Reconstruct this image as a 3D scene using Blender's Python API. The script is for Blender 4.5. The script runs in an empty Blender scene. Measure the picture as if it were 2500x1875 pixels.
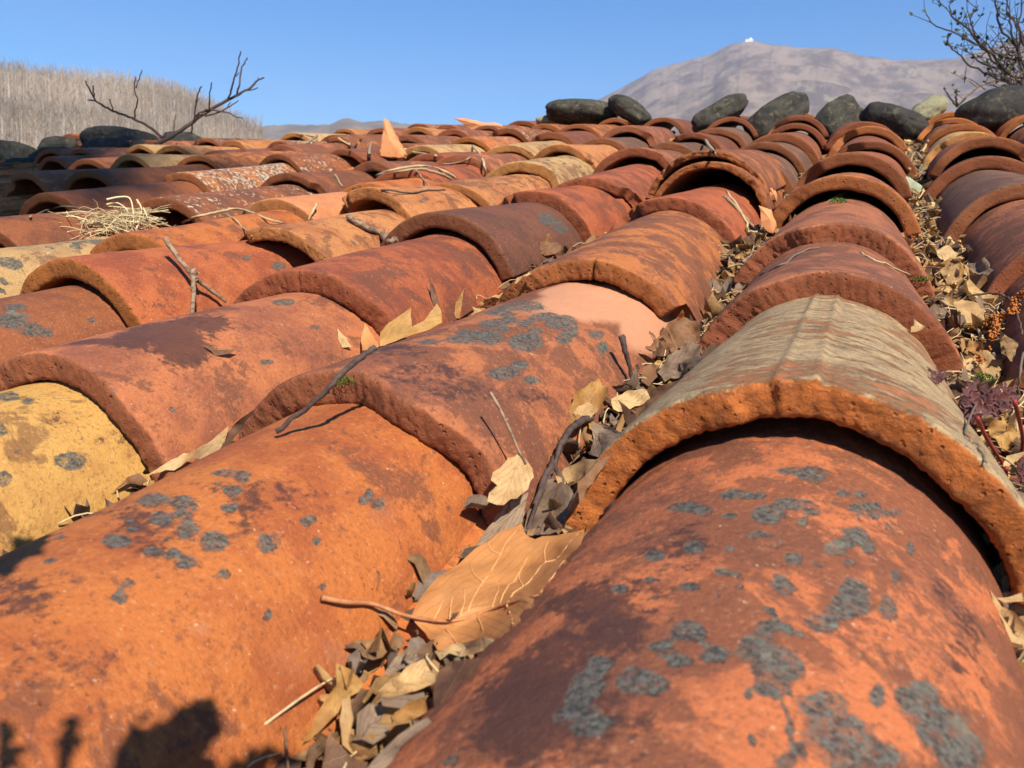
import bpy, math, random
import numpy as np
from mathutils import Vector, Matrix, noise
from mathutils.bvhtree import BVHTree

random.seed(7)
rnd = random.Random(11)
SC = bpy.context.scene
COL = SC.collection

# ------------------------------------------------------------------ frame, camera, sky, sun
SLOPE = math.radians(12.0)
Z0 = 3.2                                                   # height of the roof patch under the camera
MR = Matrix.Translation((0, 0, Z0)) @ Matrix.Rotation(SLOPE, 4, 'X')   # roof frame: x across, y up the slope, z off the tiles
RIGHT = Vector((0.92436583, 0.37909152, -0.04286528))
FWD = Vector((-0.3706121, 0.8656214, -0.33666937))
UP = Vector((-0.0905234, 0.32709206, 0.94064675))
CAM_H = 0.21967
FPX = 2040.0                                               # focal length in pixels of the 2500 px wide photograph
CAMP = Vector((0, 0, CAM_H))

cam_data = bpy.data.cameras.new('camera')
cam = bpy.data.objects.new('camera', cam_data)
COL.objects.link(cam)
rot = Matrix((RIGHT, UP, -FWD)).transposed().to_4x4()
cam.matrix_world = MR @ Matrix.Translation(CAMP) @ rot
cam_data.sensor_width = 4.8
cam_data.lens = 4.8 * FPX / 2500.0
cam_data.clip_start = 0.01
cam_data.clip_end = 20000
cam_data.dof.use_dof = True
cam_data.dof.focus_distance = 0.75
cam_data.dof.aperture_fstop = 3.0
SC.camera = cam

SUN_ROOF = Vector((0.46, -0.35, 0.80)).normalized()        # towards the sun, roof frame
SUN_DIR = (MR.to_3x3() @ SUN_ROOF).normalized()
world = bpy.data.worlds.new('World')
SC.world = world
world.use_nodes = True
wn = world.node_tree
bg = wn.nodes['Background']
sky = wn.nodes.new('ShaderNodeTexSky')
sky.sky_type = 'NISHITA'
sky.sun_disc = False
sky.sun_elevation = math.asin(SUN_DIR.z)
sky.sun_rotation = math.atan2(SUN_DIR.x, SUN_DIR.y)
sky.altitude = 900
sky.air_density = 1.0
sky.dust_density = 0.4
sky.ozone_density = 3.0
hs = wn.nodes.new('ShaderNodeHueSaturation')
hs.inputs['Saturation'].default_value = 1.5
hs.inputs['Value'].default_value = 1.5
wn.links.new(sky.outputs[0], hs.inputs['Color'])
wn.links.new(hs.outputs[0], bg.inputs[0])
bg.inputs[1].default_value = 0.07
sl = bpy.data.lights.new('sun', 'SUN')
sl.energy = 5.0
sl.angle = math.radians(0.6)
sl.color = (1.0, 0.91, 0.76)
sun = bpy.data.objects.new('sun', sl)
COL.objects.link(sun)
sun.rotation_euler = (-SUN_DIR).to_track_quat('-Z', 'Y').to_euler()
sun.location = (5, -5, 12)
SC.view_settings.view_transform = 'Standard'
SC.view_settings.look = 'None'
SC.view_settings.exposure = 0.70
SC.view_settings.gamma = 1.0
SC.view_settings.use_curve_mapping = False
SC.cycles.max_bounces = 6
SC.cycles.volume_bounces = 0


# ------------------------------------------------------------------ helpers
def ray(px, py):
    d = FWD + RIGHT * ((px - 1250) / FPX) - UP * ((py - 937.5) / FPX)
    return d


def at_depth(px, py, depth):
    return CAMP + ray(px, py) * depth


def on_z(px, py, z):
    d = ray(px, py)
    t = (z - CAM_H) / d.z
    return CAMP + d * t


def project(p):
    q = Vector(p) - CAMP
    y = q.dot(FWD)
    if y < 0.02:
        return None
    return (1250 + FPX * q.dot(RIGHT) / y, 937.5 - FPX * q.dot(UP) / y)


def n1(x, y=0.0, z=0.0):
    return noise.noise(Vector((x, y, z)))


def tag(o, label=None, cat=None, group=None, kind=None):
    if label: o['label'] = label
    if cat: o['category'] = cat
    if group: o['group'] = group
    if kind: o['kind'] = kind
    return o


def mesh_obj(name, verts, faces, mat, parent=None, smooth=True, attrs=None, centre=None, roof=True):
    """verts in roof frame (or world when roof=False); the object's origin goes to its own base."""
    vs = [Vector(v) for v in verts]
    if centre is None:
        c = Vector((0, 0, 0))
        for v in vs: c += v
        c /= max(1, len(vs))
        c.z = min(v.z for v in vs)
    else:
        c = Vector(centre)
    me = bpy.data.meshes.new(name)
    me.from_pydata([tuple(v - c) for v in vs], [], faces)
    if smooth:
        me.polygons.foreach_set('use_smooth', [True] * len(me.polygons))
    for an, (ty, data) in (attrs or {}).items():
        a = me.attributes.new(an, ty, 'POINT')
        if ty == 'FLOAT':
            a.data.foreach_set('value', np.asarray(data, dtype=np.float32).ravel())
        elif ty == 'FLOAT_VECTOR':
            a.data.foreach_set('vector', np.asarray(data, dtype=np.float32).ravel())
        else:
            a.data.foreach_set('color', np.asarray(data, dtype=np.float32).ravel())
    me.update()
    me.materials.append(mat)
    o = bpy.data.objects.new(name, me)
    COL.objects.link(o)
    M = (MR if roof else Matrix.Identity(4)) @ Matrix.Translation(c)
    if parent is not None:
        o.parent = parent
        o.matrix_parent_inverse = Matrix.Identity(4)
        o.matrix_local = PARENT_M[parent.name].inverted() @ M
    else:
        o.matrix_world = M
    return o


PARENT_M = {}


def empty(name, loc, roof=True):
    o = bpy.data.objects.new(name, None)
    COL.objects.link(o)
    o.empty_display_size = 0.02
    M = (MR if roof else Matrix.Identity(4)) @ Matrix.Translation(Vector(loc))
    o.matrix_world = M
    PARENT_M[o.name] = M
    return o


def tube(pts, r0, r1, n=6, verts=None, faces=None, wob=0.0, seed=0.0):
    """tapered tube along pts appended to verts, faces"""
    if verts is None: verts, faces = [], []
    pts = [Vector(p) for p in pts]
    m = len(pts)
    base = len(verts)
    up = Vector((0.3, 0.2, 0.93)).normalized()
    for i, p in enumerate(pts):
        t = (pts[min(i + 1, m - 1)] - pts[max(i - 1, 0)])
        if t.length < 1e-9: t = Vector((0, 0, 1))
        t.normalize()
        a = t.cross(up)
        if a.length < 0.05: a = t.cross(Vector((1, 0, 0)))
        a.normalize()
        b = t.cross(a)
        r = r0 + (r1 - r0) * i / max(1, m - 1)
        for k in range(n):
            an = 2 * math.pi * k / n
            rr = r * (1 + wob * n1(i * 0.7 + seed, k * 1.3, seed))
            verts.append(p + a * (math.cos(an) * rr) + b * (math.sin(an) * rr))
    for i in range(m - 1):
        for k in range(n):
            k2 = (k + 1) % n
            faces.append((base + i * n + k, base + i * n + k2, base + (i + 1) * n + k2, base + (i + 1) * n + k))
    faces.append(tuple(base + k for k in range(n))[::-1])
    faces.append(tuple(base + (m - 1) * n + k for k in range(n)))
    return verts, faces


def smooth_path(pts, sub=5, jit=0.0, r=rnd):
    pts = [Vector(p) for p in pts]
    out = []
    for i in range(len(pts) - 1):
        p0 = pts[max(i - 1, 0)]; p1 = pts[i]; p2 = pts[i + 1]; p3 = pts[min(i + 2, len(pts) - 1)]
        for k in range(sub):
            t = k / sub
            v = 0.5 * ((2 * p1) + (p2 - p0) * t + (2 * p0 - 5 * p1 + 4 * p2 - p3) * t * t + (3 * p1 - p0 - 3 * p2 + p3) * t ** 3)
            if jit and (i or k):
                v = v + Vector((r.uniform(-jit, jit), r.uniform(-jit, jit), r.uniform(-jit, jit)))
            out.append(v)
    out.append(pts[-1])
    return out


# ------------------------------------------------------------------ materials
class NT:
    def __init__(s, name):
        s.m = bpy.data.materials.new(name)
        s.m.use_nodes = True
        s.t = s.m.node_tree
        s.b = s.t.nodes['Principled BSDF']
        s.out = s.t.nodes['Material Output']

    def n(s, ty, **kw):
        nd = s.t.nodes.new(ty)
        for k, v in kw.items():
            setattr(nd, k, v)
        return nd

    def link(s, a, b):
        s.t.links.new(a, b)

    def put(s, sock, v):
        if isinstance(v, bpy.types.NodeSocket): s.link(v, sock)
        else:
            try: sock.default_value = v
            except Exception: sock.default_value = (*v, 1)

    def math(s, op, a, b=0.0, c=None, clamp=False):
        nd = s.n('ShaderNodeMath', operation=op, use_clamp=clamp)
        s.put(nd.inputs[0], a); s.put(nd.inputs[1], b)
        if c is not None: s.put(nd.inputs[2], c)
        return nd.outputs[0]

    def vmath(s, op, a, b):
        nd = s.n('ShaderNodeVectorMath', operation=op)
        s.put(nd.inputs[0], a); s.put(nd.inputs[1], b)
        return nd.outputs[0]

    def scale(s, a, f):
        nd = s.n('ShaderNodeVectorMath', operation='SCALE')
        s.put(nd.inputs[0], a); s.put(nd.inputs['Scale'], f)
        return nd.outputs[0]

    def attr(s, name, ty='GEOMETRY', out='Fac'):
        nd = s.n('ShaderNodeAttribute', attribute_type=ty, attribute_name=name)
        return nd.outputs[out]

    def noise(s, vec, scale, detail=4, rough=0.55, dist=0.0, out='Fac'):
        nd = s.n('ShaderNodeTexNoise')
        s.put(nd.inputs['Vector'], vec)
        nd.inputs['Scale'].default_value = scale
        nd.inputs['Detail'].default_value = detail
        nd.inputs['Roughness'].default_value = rough
        nd.inputs['Distortion'].default_value = dist
        return nd.outputs[out]

    def voro(s, vec, scale, feature='F1', out='Distance', rand=1.0):
        nd = s.n('ShaderNodeTexVoronoi', feature=feature)
        s.put(nd.inputs['Vector'], vec)
        nd.inputs['Scale'].default_value = scale
        nd.inputs['Randomness'].default_value = rand
        return nd.outputs[out]

    def ramp(s, f, a, b, smooth=True):
        nd = s.n('ShaderNodeMapRange', interpolation_type='SMOOTHSTEP' if smooth else 'LINEAR')
        s.put(nd.inputs['Value'], f)
        s.put(nd.inputs['From Min'], a); s.put(nd.inputs['From Max'], b)
        return nd.outputs[0]

    def mix(s, f, a, b, blend='MIX'):
        nd = s.n('ShaderNodeMix', data_type='RGBA', blend_type=blend)
        s.put(nd.inputs[0], f)
        for sock, v in ((nd.inputs[6], a), (nd.inputs[7], b)):
            if isinstance(v, bpy.types.NodeSocket): s.link(v, sock)
            else: sock.default_value = (*v[:3], 1)
        return nd.outputs[2]

    def bump(s, h, strength, dist, normal=None):
        nd = s.n('ShaderNodeBump')
        s.put(nd.inputs['Height'], h)
        nd.inputs['Strength'].default_value = strength
        nd.inputs['Distance'].default_value = dist
        if normal is not None: s.link(normal, nd.inputs['Normal'])
        return nd.outputs[0]


def terracotta():
    s = NT('weathered_terracotta')
    tc = s.n('ShaderNodeTexCoord')
    seed = s.attr('seed', 'OBJECT')
    off = s.n('ShaderNodeCombineXYZ')
    for i, k in enumerate((13.7, 7.3, 3.1)):
        s.link(s.math('MULTIPLY', seed, k), off.inputs[i])
    P = s.vmath('ADD', tc.outputs['Object'], off.outputs[0])
    tint = s.attr('tint', 'OBJECT', 'Color')
    deep = s.attr('deep', 'OBJECT', 'Color')
    edge = s.attr('edge', 'OBJECT', 'Color')
    grime = s.attr('grime', 'OBJECT')
    lich = s.attr('lich', 'OBJECT')
    whit = s.attr('whit', 'OBJECT')
    pale = s.attr('pale', 'OBJECT')
    clean = s.attr('clean'); face = s.attr('face'); lspot = s.attr('lichen'); stain = s.attr('stain')
    big = s.noise(P, 14, 5, 0.6, 0.3)
    mid = s.noise(P, 45, 7, 0.68, 0.2)
    mid2 = s.noise(s.vmath('ADD', P, (5.1, 2.2, 0.7)), 90, 6, 0.7)
    fine = s.noise(P, 420, 4, 0.65)
    grain = s.noise(P, 1500, 2, 0.5)
    # broad swings between the bright body and the deeper fired clay
    c = s.mix(s.ramp(s.math('ADD', big, s.math('MULTIPLY', s.math('SUBTRACT', mid, 0.5), 0.7)), 0.40, 0.66), tint, deep)
    # dark algae blotches, mottled edges
    gsum = s.math('ADD', s.math('MULTIPLY', mid, 0.6), s.math('MULTIPLY', mid2, 0.4))
    gsum = s.math('ADD', gsum, s.math('MULTIPLY', s.math('SUBTRACT', big, 0.5), 0.35))
    gth = s.math('SUBTRACT', 0.78, s.math('MULTIPLY', grime, 0.34))
    g = s.ramp(gsum, s.math('SUBTRACT', gth, 0.05), s.math('ADD', gth, 0.11))
    c = s.mix(s.math('MULTIPLY', g, 0.68), c, s.mix(0.30, (0.085, 0.040, 0.026), deep))
    # drawn-out dark strokes for the streaky tiles
    mp = s.n('ShaderNodeMapping'); s.link(P, mp.inputs[0]); mp.inputs['Rotation'].default_value = (0, 0, 0.5); mp.inputs['Scale'].default_value = (1.0, 0.28, 1.0)
    st = s.noise(mp.outputs[0], 70, 5, 0.6, 0.2)
    streak = s.attr('streak', 'OBJECT')
    sth = s.math('SUBTRACT', 0.85, s.math('MULTIPLY', streak, 0.36))
    c = s.mix(s.math('MULTIPLY', s.ramp(st, sth, s.math('ADD', sth, 0.10)), 0.85), c, (0.070, 0.058, 0.048))
    # clouds of brown film made of small specks
    sp = s.noise(s.vmath('ADD', P, (1.7, 4.4, 9.2)), 210, 6, 0.72)
    cl = s.noise(s.vmath('ADD', P, (6.1, 0.4, 2.2)), 26, 4, 0.6, 0.4)
    spt = s.math('SUBTRACT', s.math('ADD', 0.80, s.math('MULTIPLY', s.math('SUBTRACT', 0.5, cl), 0.9)), s.math('MULTIPLY', grime, 0.42))
    c = s.mix(s.math('MULTIPLY', s.ramp(sp, spt, s.math('ADD', spt, 0.09)), 0.62), c, s.mix(0.22, (0.095, 0.044, 0.028), deep))
    c = s.mix(s.math('MULTIPLY', s.ramp(s.noise(s.vmath('ADD', P, (2.7, 7.7, 3.3)), 20, 5, 0.65, 0.5), 0.50, 0.66), 0.0), c, deep)
    fl = s.noise(s.vmath('ADD', P, (2.7, 7.7, 3.3)), 21, 9, 0.70, 0.4)
    flt = s.math('SUBTRACT', 0.74, s.math('MULTIPLY', grime, 0.44))
    c = s.mix(s.math('MULTIPLY', s.ramp(fl, flt, s.math('ADD', flt, 0.05)), 0.74), c, s.mix(0.22, (0.100, 0.040, 0.024), deep))
    # fine speckle
    c = s.mix(s.math('MULTIPLY', s.ramp(fine, 0.53, 0.66), s.math('ADD', 0.26, s.math('MULTIPLY', grime, 0.34))), c, (0.10, 0.050, 0.032))
    c = s.mix(s.math('MULTIPLY', s.ramp(fine, 0.44, 0.30), 0.18), c, (0.66, 0.40, 0.24))
    dots = s.ramp(s.noise(s.vmath('ADD', P, (4.2, 9.1, 0.3)), 360, 2, 0.5), 0.71, 0.76)
    c = s.mix(s.math('MULTIPLY', dots, 0.55), c, (0.55, 0.40, 0.26))
    c = s.mix(s.math('MULTIPLY', s.ramp(s.math('ADD', clean, s.math('MULTIPLY', s.math('SUBTRACT', mid, 0.5), 0.5)), 0.2, 0.6), 0.85), c, s.mix(big, (0.52, 0.26, 0.145), (0.46, 0.20, 0.105)))
    # painted-in stain (dark patch on one tile)
    sn = s.ramp(s.math('ADD', stain, s.math('ADD', s.math('MULTIPLY', s.math('SUBTRACT', mid, 0.5), 1.5), s.math('MULTIPLY', s.math('SUBTRACT', sp, 0.5), 1.8))), 0.28, 0.62)
    sn = s.math('MULTIPLY', sn, s.math('GREATER_THAN', stain, 0.01))
    c = s.mix(s.math('MULTIPLY', sn, 0.80), c, (0.052, 0.024, 0.018))
    # pale weathered skin, brushed sideways
    mp2 = s.n('ShaderNodeMapping'); s.link(P, mp2.inputs[0]); mp2.inputs['Rotation'].default_value = (0, 0, -0.35); mp2.inputs['Scale'].default_value = (0.36, 1.0, 0.6)
    br = s.noise(mp2.outputs[0], 95, 9, 0.78, 0.2)
    br2 = s.noise(mp2.outputs[0], 260, 5, 0.7)
    pc = s.mix(s.ramp(br2, 0.35, 0.68), (0.40, 0.285, 0.145), (0.19, 0.135, 0.082))
    pc = s.mix(s.math('MULTIPLY', s.ramp(fine, 0.52, 0.66), 0.6), pc, (0.10, 0.080, 0.058))
    pc = s.mix(s.ramp(br, 0.52, 0.66), pc, (0.095, 0.072, 0.052))
    pm = s.ramp(s.math('ADD', s.math('MULTIPLY', br, 0.6), s.math('MULTIPLY', big, 0.4)), s.math('SUBTRACT', 0.62, s.math('MULTIPLY', pale, 0.34)), s.math('SUBTRACT', 0.70, s.math('MULTIPLY', pale, 0.34)))
    pm = s.math('MULTIPLY', s.math('SUBTRACT', 1.0, pm), s.math('GREATER_THAN', pale, 0.01))
    pm2 = s.math('MULTIPLY', s.math('SUBTRACT', 1.0, s.ramp(s.math('ADD', s.math('MULTIPLY', br, 0.6), s.math('MULTIPLY', big, 0.4)), s.math('ADD', 0.30, s.math('MULTIPLY', pale, 0.26)), s.math('ADD', 0.38, s.math('MULTIPLY', pale, 0.26)))), s.math('GREATER_THAN', pale, 0.01))
    c = s.mix(s.math('MULTIPLY', pm2, 0.95), c, pc)
    # crusty grey lichen: rosettes placed per vertex, and loose procedural ones
    vd = s.voro(s.vmath('ADD', P, s.scale(s.noise(P, 60, 3, 0.6, 0, 'Color'), 0.012)), 34)
    vcell = s.voro(s.vmath('ADD', P, s.scale(s.noise(P, 60, 3, 0.6, 0, 'Color'), 0.012)), 34, out='Color')
    sep = s.n('ShaderNodeSeparateColor'); s.link(vcell, sep.inputs[0])
    rad = s.math('MULTIPLY', s.math('SUBTRACT', sep.outputs[0], s.math('SUBTRACT', 1.0, lich)), 0.95)
    prl = s.math('SUBTRACT', rad, vd)
    prl = s.math('ADD', prl, s.math('MULTIPLY', s.math('SUBTRACT', mid2, 0.5), 0.28))
    pl = s.ramp(prl, 0.02, 0.07)
    hl = s.math('ADD', lspot, s.math('MULTIPLY', s.math('SUBTRACT', s.noise(P, 170, 5, 0.65), 0.5), 1.25))
    hl = s.math('MULTIPLY', s.ramp(hl, 0.38, 0.66), s.math('GREATER_THAN', lspot, 0.02))
    lm = s.math('MAXIMUM', pl, hl)
    lm = s.math('MULTIPLY', lm, s.math('SUBTRACT', 1.0, face))
    lcol = s.mix(s.ramp(fine, 0.36, 0.62), (0.026, 0.027, 0.025), (0.104, 0.104, 0.088))
    lcol = s.mix(s.math('MULTIPLY', s.ramp(s.noise(P, 330, 5, 0.75), 0.52, 0.68), 0.75), lcol, (0.17, 0.17, 0.135))
    lcol = s.mix(s.math('MULTIPLY', s.ramp(cl, 0.55, 0.72), 0.45), lcol, (0.21, 0.215, 0.155))
    c = s.mix(s.math('MULTIPLY', lm, s.math('SUBTRACT', 0.93, s.math('MULTIPLY', s.ramp(sp, 0.48, 0.64), 0.60))), c, lcol)
    # white crustose lichen
    wn_ = s.noise(s.vmath('ADD', P, (3.3, 8.1, 1.7)), 110, 6, 0.66, 0.3)
    wth = s.math('SUBTRACT', 0.82, s.math('MULTIPLY', whit, 0.41))
    wm = s.math('MULTIPLY', s.ramp(s.math('ADD', s.math('MULTIPLY', wn_, 0.75), s.math('MULTIPLY', big, 0.25)), wth, s.math('ADD', wth, 0.025)), s.math('SUBTRACT', 1.0, face))
    c = s.mix(s.math('MULTIPLY', wm, 0.85), c, (0.44, 0.38, 0.27))
    # broken clay of the front end
    fv = s.noise(P, 160, 6, 0.7)
    ec = s.mix(s.ramp(fv, 0.40, 0.68), edge, s.mix(0.5, edge, (0.16, 0.065, 0.030)))
    ec = s.mix(s.math('MULTIPLY', s.ramp(fine, 0.58, 0.70), 0.5), ec, (0.10, 0.045, 0.022))
    fm = s.ramp(s.math('ADD', face, s.math('MULTIPLY', s.math('SUBTRACT', s.noise(P, 130, 4, 0.6), 0.5), 0.8)), 0.42, 0.60)
    c = s.mix(fm, c, ec)
    # roughness, relief
    s.link(c, s.b.inputs['Base Color'])
    s.link(s.math('SUBTRACT', s.math('ADD', 0.68, s.math('MULTIPLY', fine, 0.26)), s.math('MULTIPLY', sn, 0.22)), s.b.inputs['Roughness'])
    s.b.inputs['Specular IOR Level'].default_value = 0.24
    pit = s.ramp(s.voro(P, 240, rand=1.0), 0.08, 0.34)
    pit = s.math('MULTIPLY', s.math('SUBTRACT', 1.0, pit), s.ramp(s.noise(P, 150, 3), 0.52, 0.62))
    h = s.math('ADD', s.math('MULTIPLY', fine, 0.60), s.math('MULTIPLY', grain, 0.25))
    h = s.math('SUBTRACT', h, s.math('MULTIPLY', s.ramp(s.noise(s.vmath('ADD', P, (9.9, 1.2, 5.5)), 330, 3, 0.6), 0.66, 0.76), 0.45))
    h = s.math('ADD', h, s.math('MULTIPLY', mid2, 0.5))
    h = s.math('ADD', h, s.math('MULTIPLY', lm, s.math('ADD', 0.05, s.math('MULTIPLY', fine, 0.45))))
    h = s.math('SUBTRACT', h, s.math('MULTIPLY', s.math('MULTIPLY', pit, s.math('ADD', 0.025, face)), 2.0))
    h = s.math('ADD', h, s.math('MULTIPLY', s.math('MULTIPLY', fv, face), 0.7))
    h = s.math('ADD', h, s.math('MULTIPLY', s.math('MULTIPLY', br2, pm2), 0.9))
    s.link(s.bump(h, 1.0, 0.0013), s.b.inputs['Normal'])
    return s.m


def leaf_mat(name, c1, c2, vein, spots=(0.10, 0.05, 0.025), trans=0.30, nv=9.0, veinamt=0.6):
    """dry leaf; attribute 'lf' = (along, across, random)"""
    s = NT(name)
    lf = s.n('ShaderNodeAttribute', attribute_name='lf')
    sep = s.n('ShaderNodeSeparateXYZ'); s.link(lf.outputs['Vector'], sep.inputs[0])
    u, v, r = sep.outputs
    tc = s.n('ShaderNodeTexCoord')
    P = tc.outputs['Object']
    av = s.math('ABSOLUTE', v)
    k = s.math('FRACT', s.math('MULTIPLY', s.math('SUBTRACT', u, s.math('MULTIPLY', av, 0.55)), nv))
    k = s.math('ABSOLUTE', s.math('SUBTRACT', k, 0.5))
    veins = s.math('MAXIMUM', s.ramp(k, 0.055, 0.01), s.ramp(av, 0.035, 0.012))
    big = s.noise(P, 60, 5, 0.6)
    fine = s.noise(P, 500, 4, 0.6)
    c = s.mix(s.ramp(s.math('ADD', big, s.math('MULTIPLY', s.math('SUBTRACT', r, 0.5), 0.35)), 0.36, 0.66), c1, c2)
    c = s.mix(s.math('MULTIPLY', s.ramp(fine, 0.60, 0.72), 0.6), c, spots)
    c = s.mix(s.math('MULTIPLY', s.ramp(s.noise(P, 110, 5, 0.7), 0.58, 0.72), 0.55), c, spots)
    c = s.mix(s.math('MULTIPLY', veins, veinamt), c, vein)
    s.link(c, s.b.inputs['Base Color'])
    s.b.inputs['Roughness'].default_value = 0.62
    s.b.inputs['Specular IOR Level'].default_value = 0.3
    h = s.math('ADD', s.math('MULTIPLY', veins, 0.7), s.math('MULTIPLY', s.noise(P, 240, 4, 0.6), 1.2))
    nb = s.bump(h, 0.7, 0.0006)
    s.link(nb, s.b.inputs['Normal'])
    tr = s.n('ShaderNodeBsdfTranslucent'); s.link(c, tr.inputs[0]); s.link(nb, tr.inputs['Normal'])
    mx = s.n('ShaderNodeMixShader'); mx.inputs[0].default_value = trans
    s.link(s.b.outputs[0], mx.inputs[1]); s.link(tr.outputs[0], mx.inputs[2])
    s.link(mx.outputs[0], s.out.inputs[0])
    return s.m


def tinted_mat(name, rough=0.8, bump=0.0008, nscale=300, var=0.35, trans=0.0):
    """colour comes from a per-vertex tint, varied by noise"""
    s = NT(name)
    c0 = s.attr('tone', out='Color')
    tc = s.n('ShaderNodeTexCoord'); P = tc.outputs['Object']
    f = s.noise(P, nscale, 5, 0.65)
    c = s.mix(s.math('MULTIPLY', s.ramp(f, 0.40, 0.70), var), c0, s.scale(c0, 0.35))
    s.link(c, s.b.inputs['Base Color'])
    s.b.inputs['Roughness'].default_value = rough
    s.b.inputs['Specular IOR Level'].default_value = 0.2
    nb = s.bump(f, 0.8, bump); s.link(nb, s.b.inputs['Normal'])
    if trans:
        tr = s.n('ShaderNodeBsdfTranslucent'); s.link(c, tr.inputs[0])
        mx = s.n('ShaderNodeMixShader'); mx.inputs[0].default_value = trans
        s.link(s.b.outputs[0], mx.inputs[1]); s.link(tr.outputs[0], mx.inputs[2]); s.link(mx.outputs[0], s.out.inputs[0])
    return s.m


def simple_mat(name, c1, c2, nscale, rough=0.8, bump=0.001, bscale=None, c3=None, lo=0.38, hi=0.66, stretch=None):
    s = NT(name)
    tc = s.n('ShaderNodeTexCoord'); P = tc.outputs['Object']
    if stretch:
        mp = s.n('ShaderNodeMapping'); s.link(P, mp.inputs[0]); mp.inputs['Scale'].default_value = stretch; P = mp.outputs[0]
    f = s.noise(P, nscale, 7, 0.66, 0.2)
    c = s.mix(s.ramp(f, lo, hi), c1, c2)
    if c3: c = s.mix(s.math('MULTIPLY', s.ramp(s.noise(P, nscale * 2.3, 6, 0.7), 0.52, 0.66), 0.8), c, c3)
    s.link(c, s.b.inputs['Base Color'])
    s.b.inputs['Roughness'].default_value = rough
    s.b.inputs['Specular IOR Level'].default_value = 0.25
    s.link(s.bump(s.noise(P, bscale or nscale * 4, 6, 0.65), 0.8, bump), s.b.inputs['Normal'])
    return s.m


M_TILE = terracotta()
M_LEAF_TAN = leaf_mat('leaf_tan', (0.68, 0.315, 0.115), (0.58, 0.245, 0.078), (0.70, 0.42, 0.19), spots=(0.58, 0.26, 0.07), nv=14, veinamt=0.18)
M_LEAF_PALE = leaf_mat('leaf_pale', (0.62, 0.42, 0.20), (0.46, 0.275, 0.115), (0.50, 0.31, 0.14), nv=6)
M_LEAF_GREY = leaf_mat('leaf_grey', (0.31, 0.215, 0.14), (0.20, 0.130, 0.085), (0.12, 0.08, 0.055), nv=6)
M_LEAF_BROWN = leaf_mat('leaf_brown', (0.24, 0.115, 0.05), (0.14, 0.07, 0.04), (0.32, 0.18, 0.09), nv=7)
M_LEAF_GOLD = leaf_mat('leaf_gold', (0.52, 0.29, 0.09), (0.33, 0.16, 0.045), (0.55, 0.36, 0.15), nv=5)
M_VEIN = simple_mat('leaf_vein', (0.66, 0.36, 0.15), (0.58, 0.29, 0.11), 200, .6, .0002)
LEAFM = {'tan': M_LEAF_TAN, 'pale': M_LEAF_PALE, 'grey': M_LEAF_GREY, 'brown': M_LEAF_BROWN, 'gold': M_LEAF_GOLD}
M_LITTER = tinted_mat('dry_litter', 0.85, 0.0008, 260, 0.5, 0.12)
M_STRAW = tinted_mat('dry_straw', 0.6, 0.0003, 500, 0.3)
M_TWIG = simple_mat('twig_bark', (0.30, 0.20, 0.125), (0.10, 0.062, 0.042), 160, 0.8, 0.0006, stretch=(1, 1, 1))
M_TWIG_DARK = simple_mat('dark_twig_bark', (0.085, 0.055, 0.045), (0.04, 0.028, 0.025), 160, 0.75, 0.0005)
M_STONE = simple_mat('river_stone', (0.055, 0.050, 0.038), (0.020, 0.019, 0.017), 16, 0.85, 0.006, 45, c3=(0.13, 0.105, 0.065))
M_STONE_BLACK = simple_mat('black_stone', (0.034, 0.030, 0.026), (0.015, 0.014, 0.014), 16, 0.8, 0.006, 45, c3=(0.09, 0.075, 0.05))
M_STONE_PALE = simple_mat('pale_stone', (0.24, 0.22, 0.13), (0.12, 0.115, 0.07), 22, 0.8, 0.003, 60, c3=(0.34, 0.32, 0.23))
M_MOSS = simple_mat('moss', (0.10, 0.17, 0.02), (0.04, 0.08, 0.012), 300, 0.9, 0.001)


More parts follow.
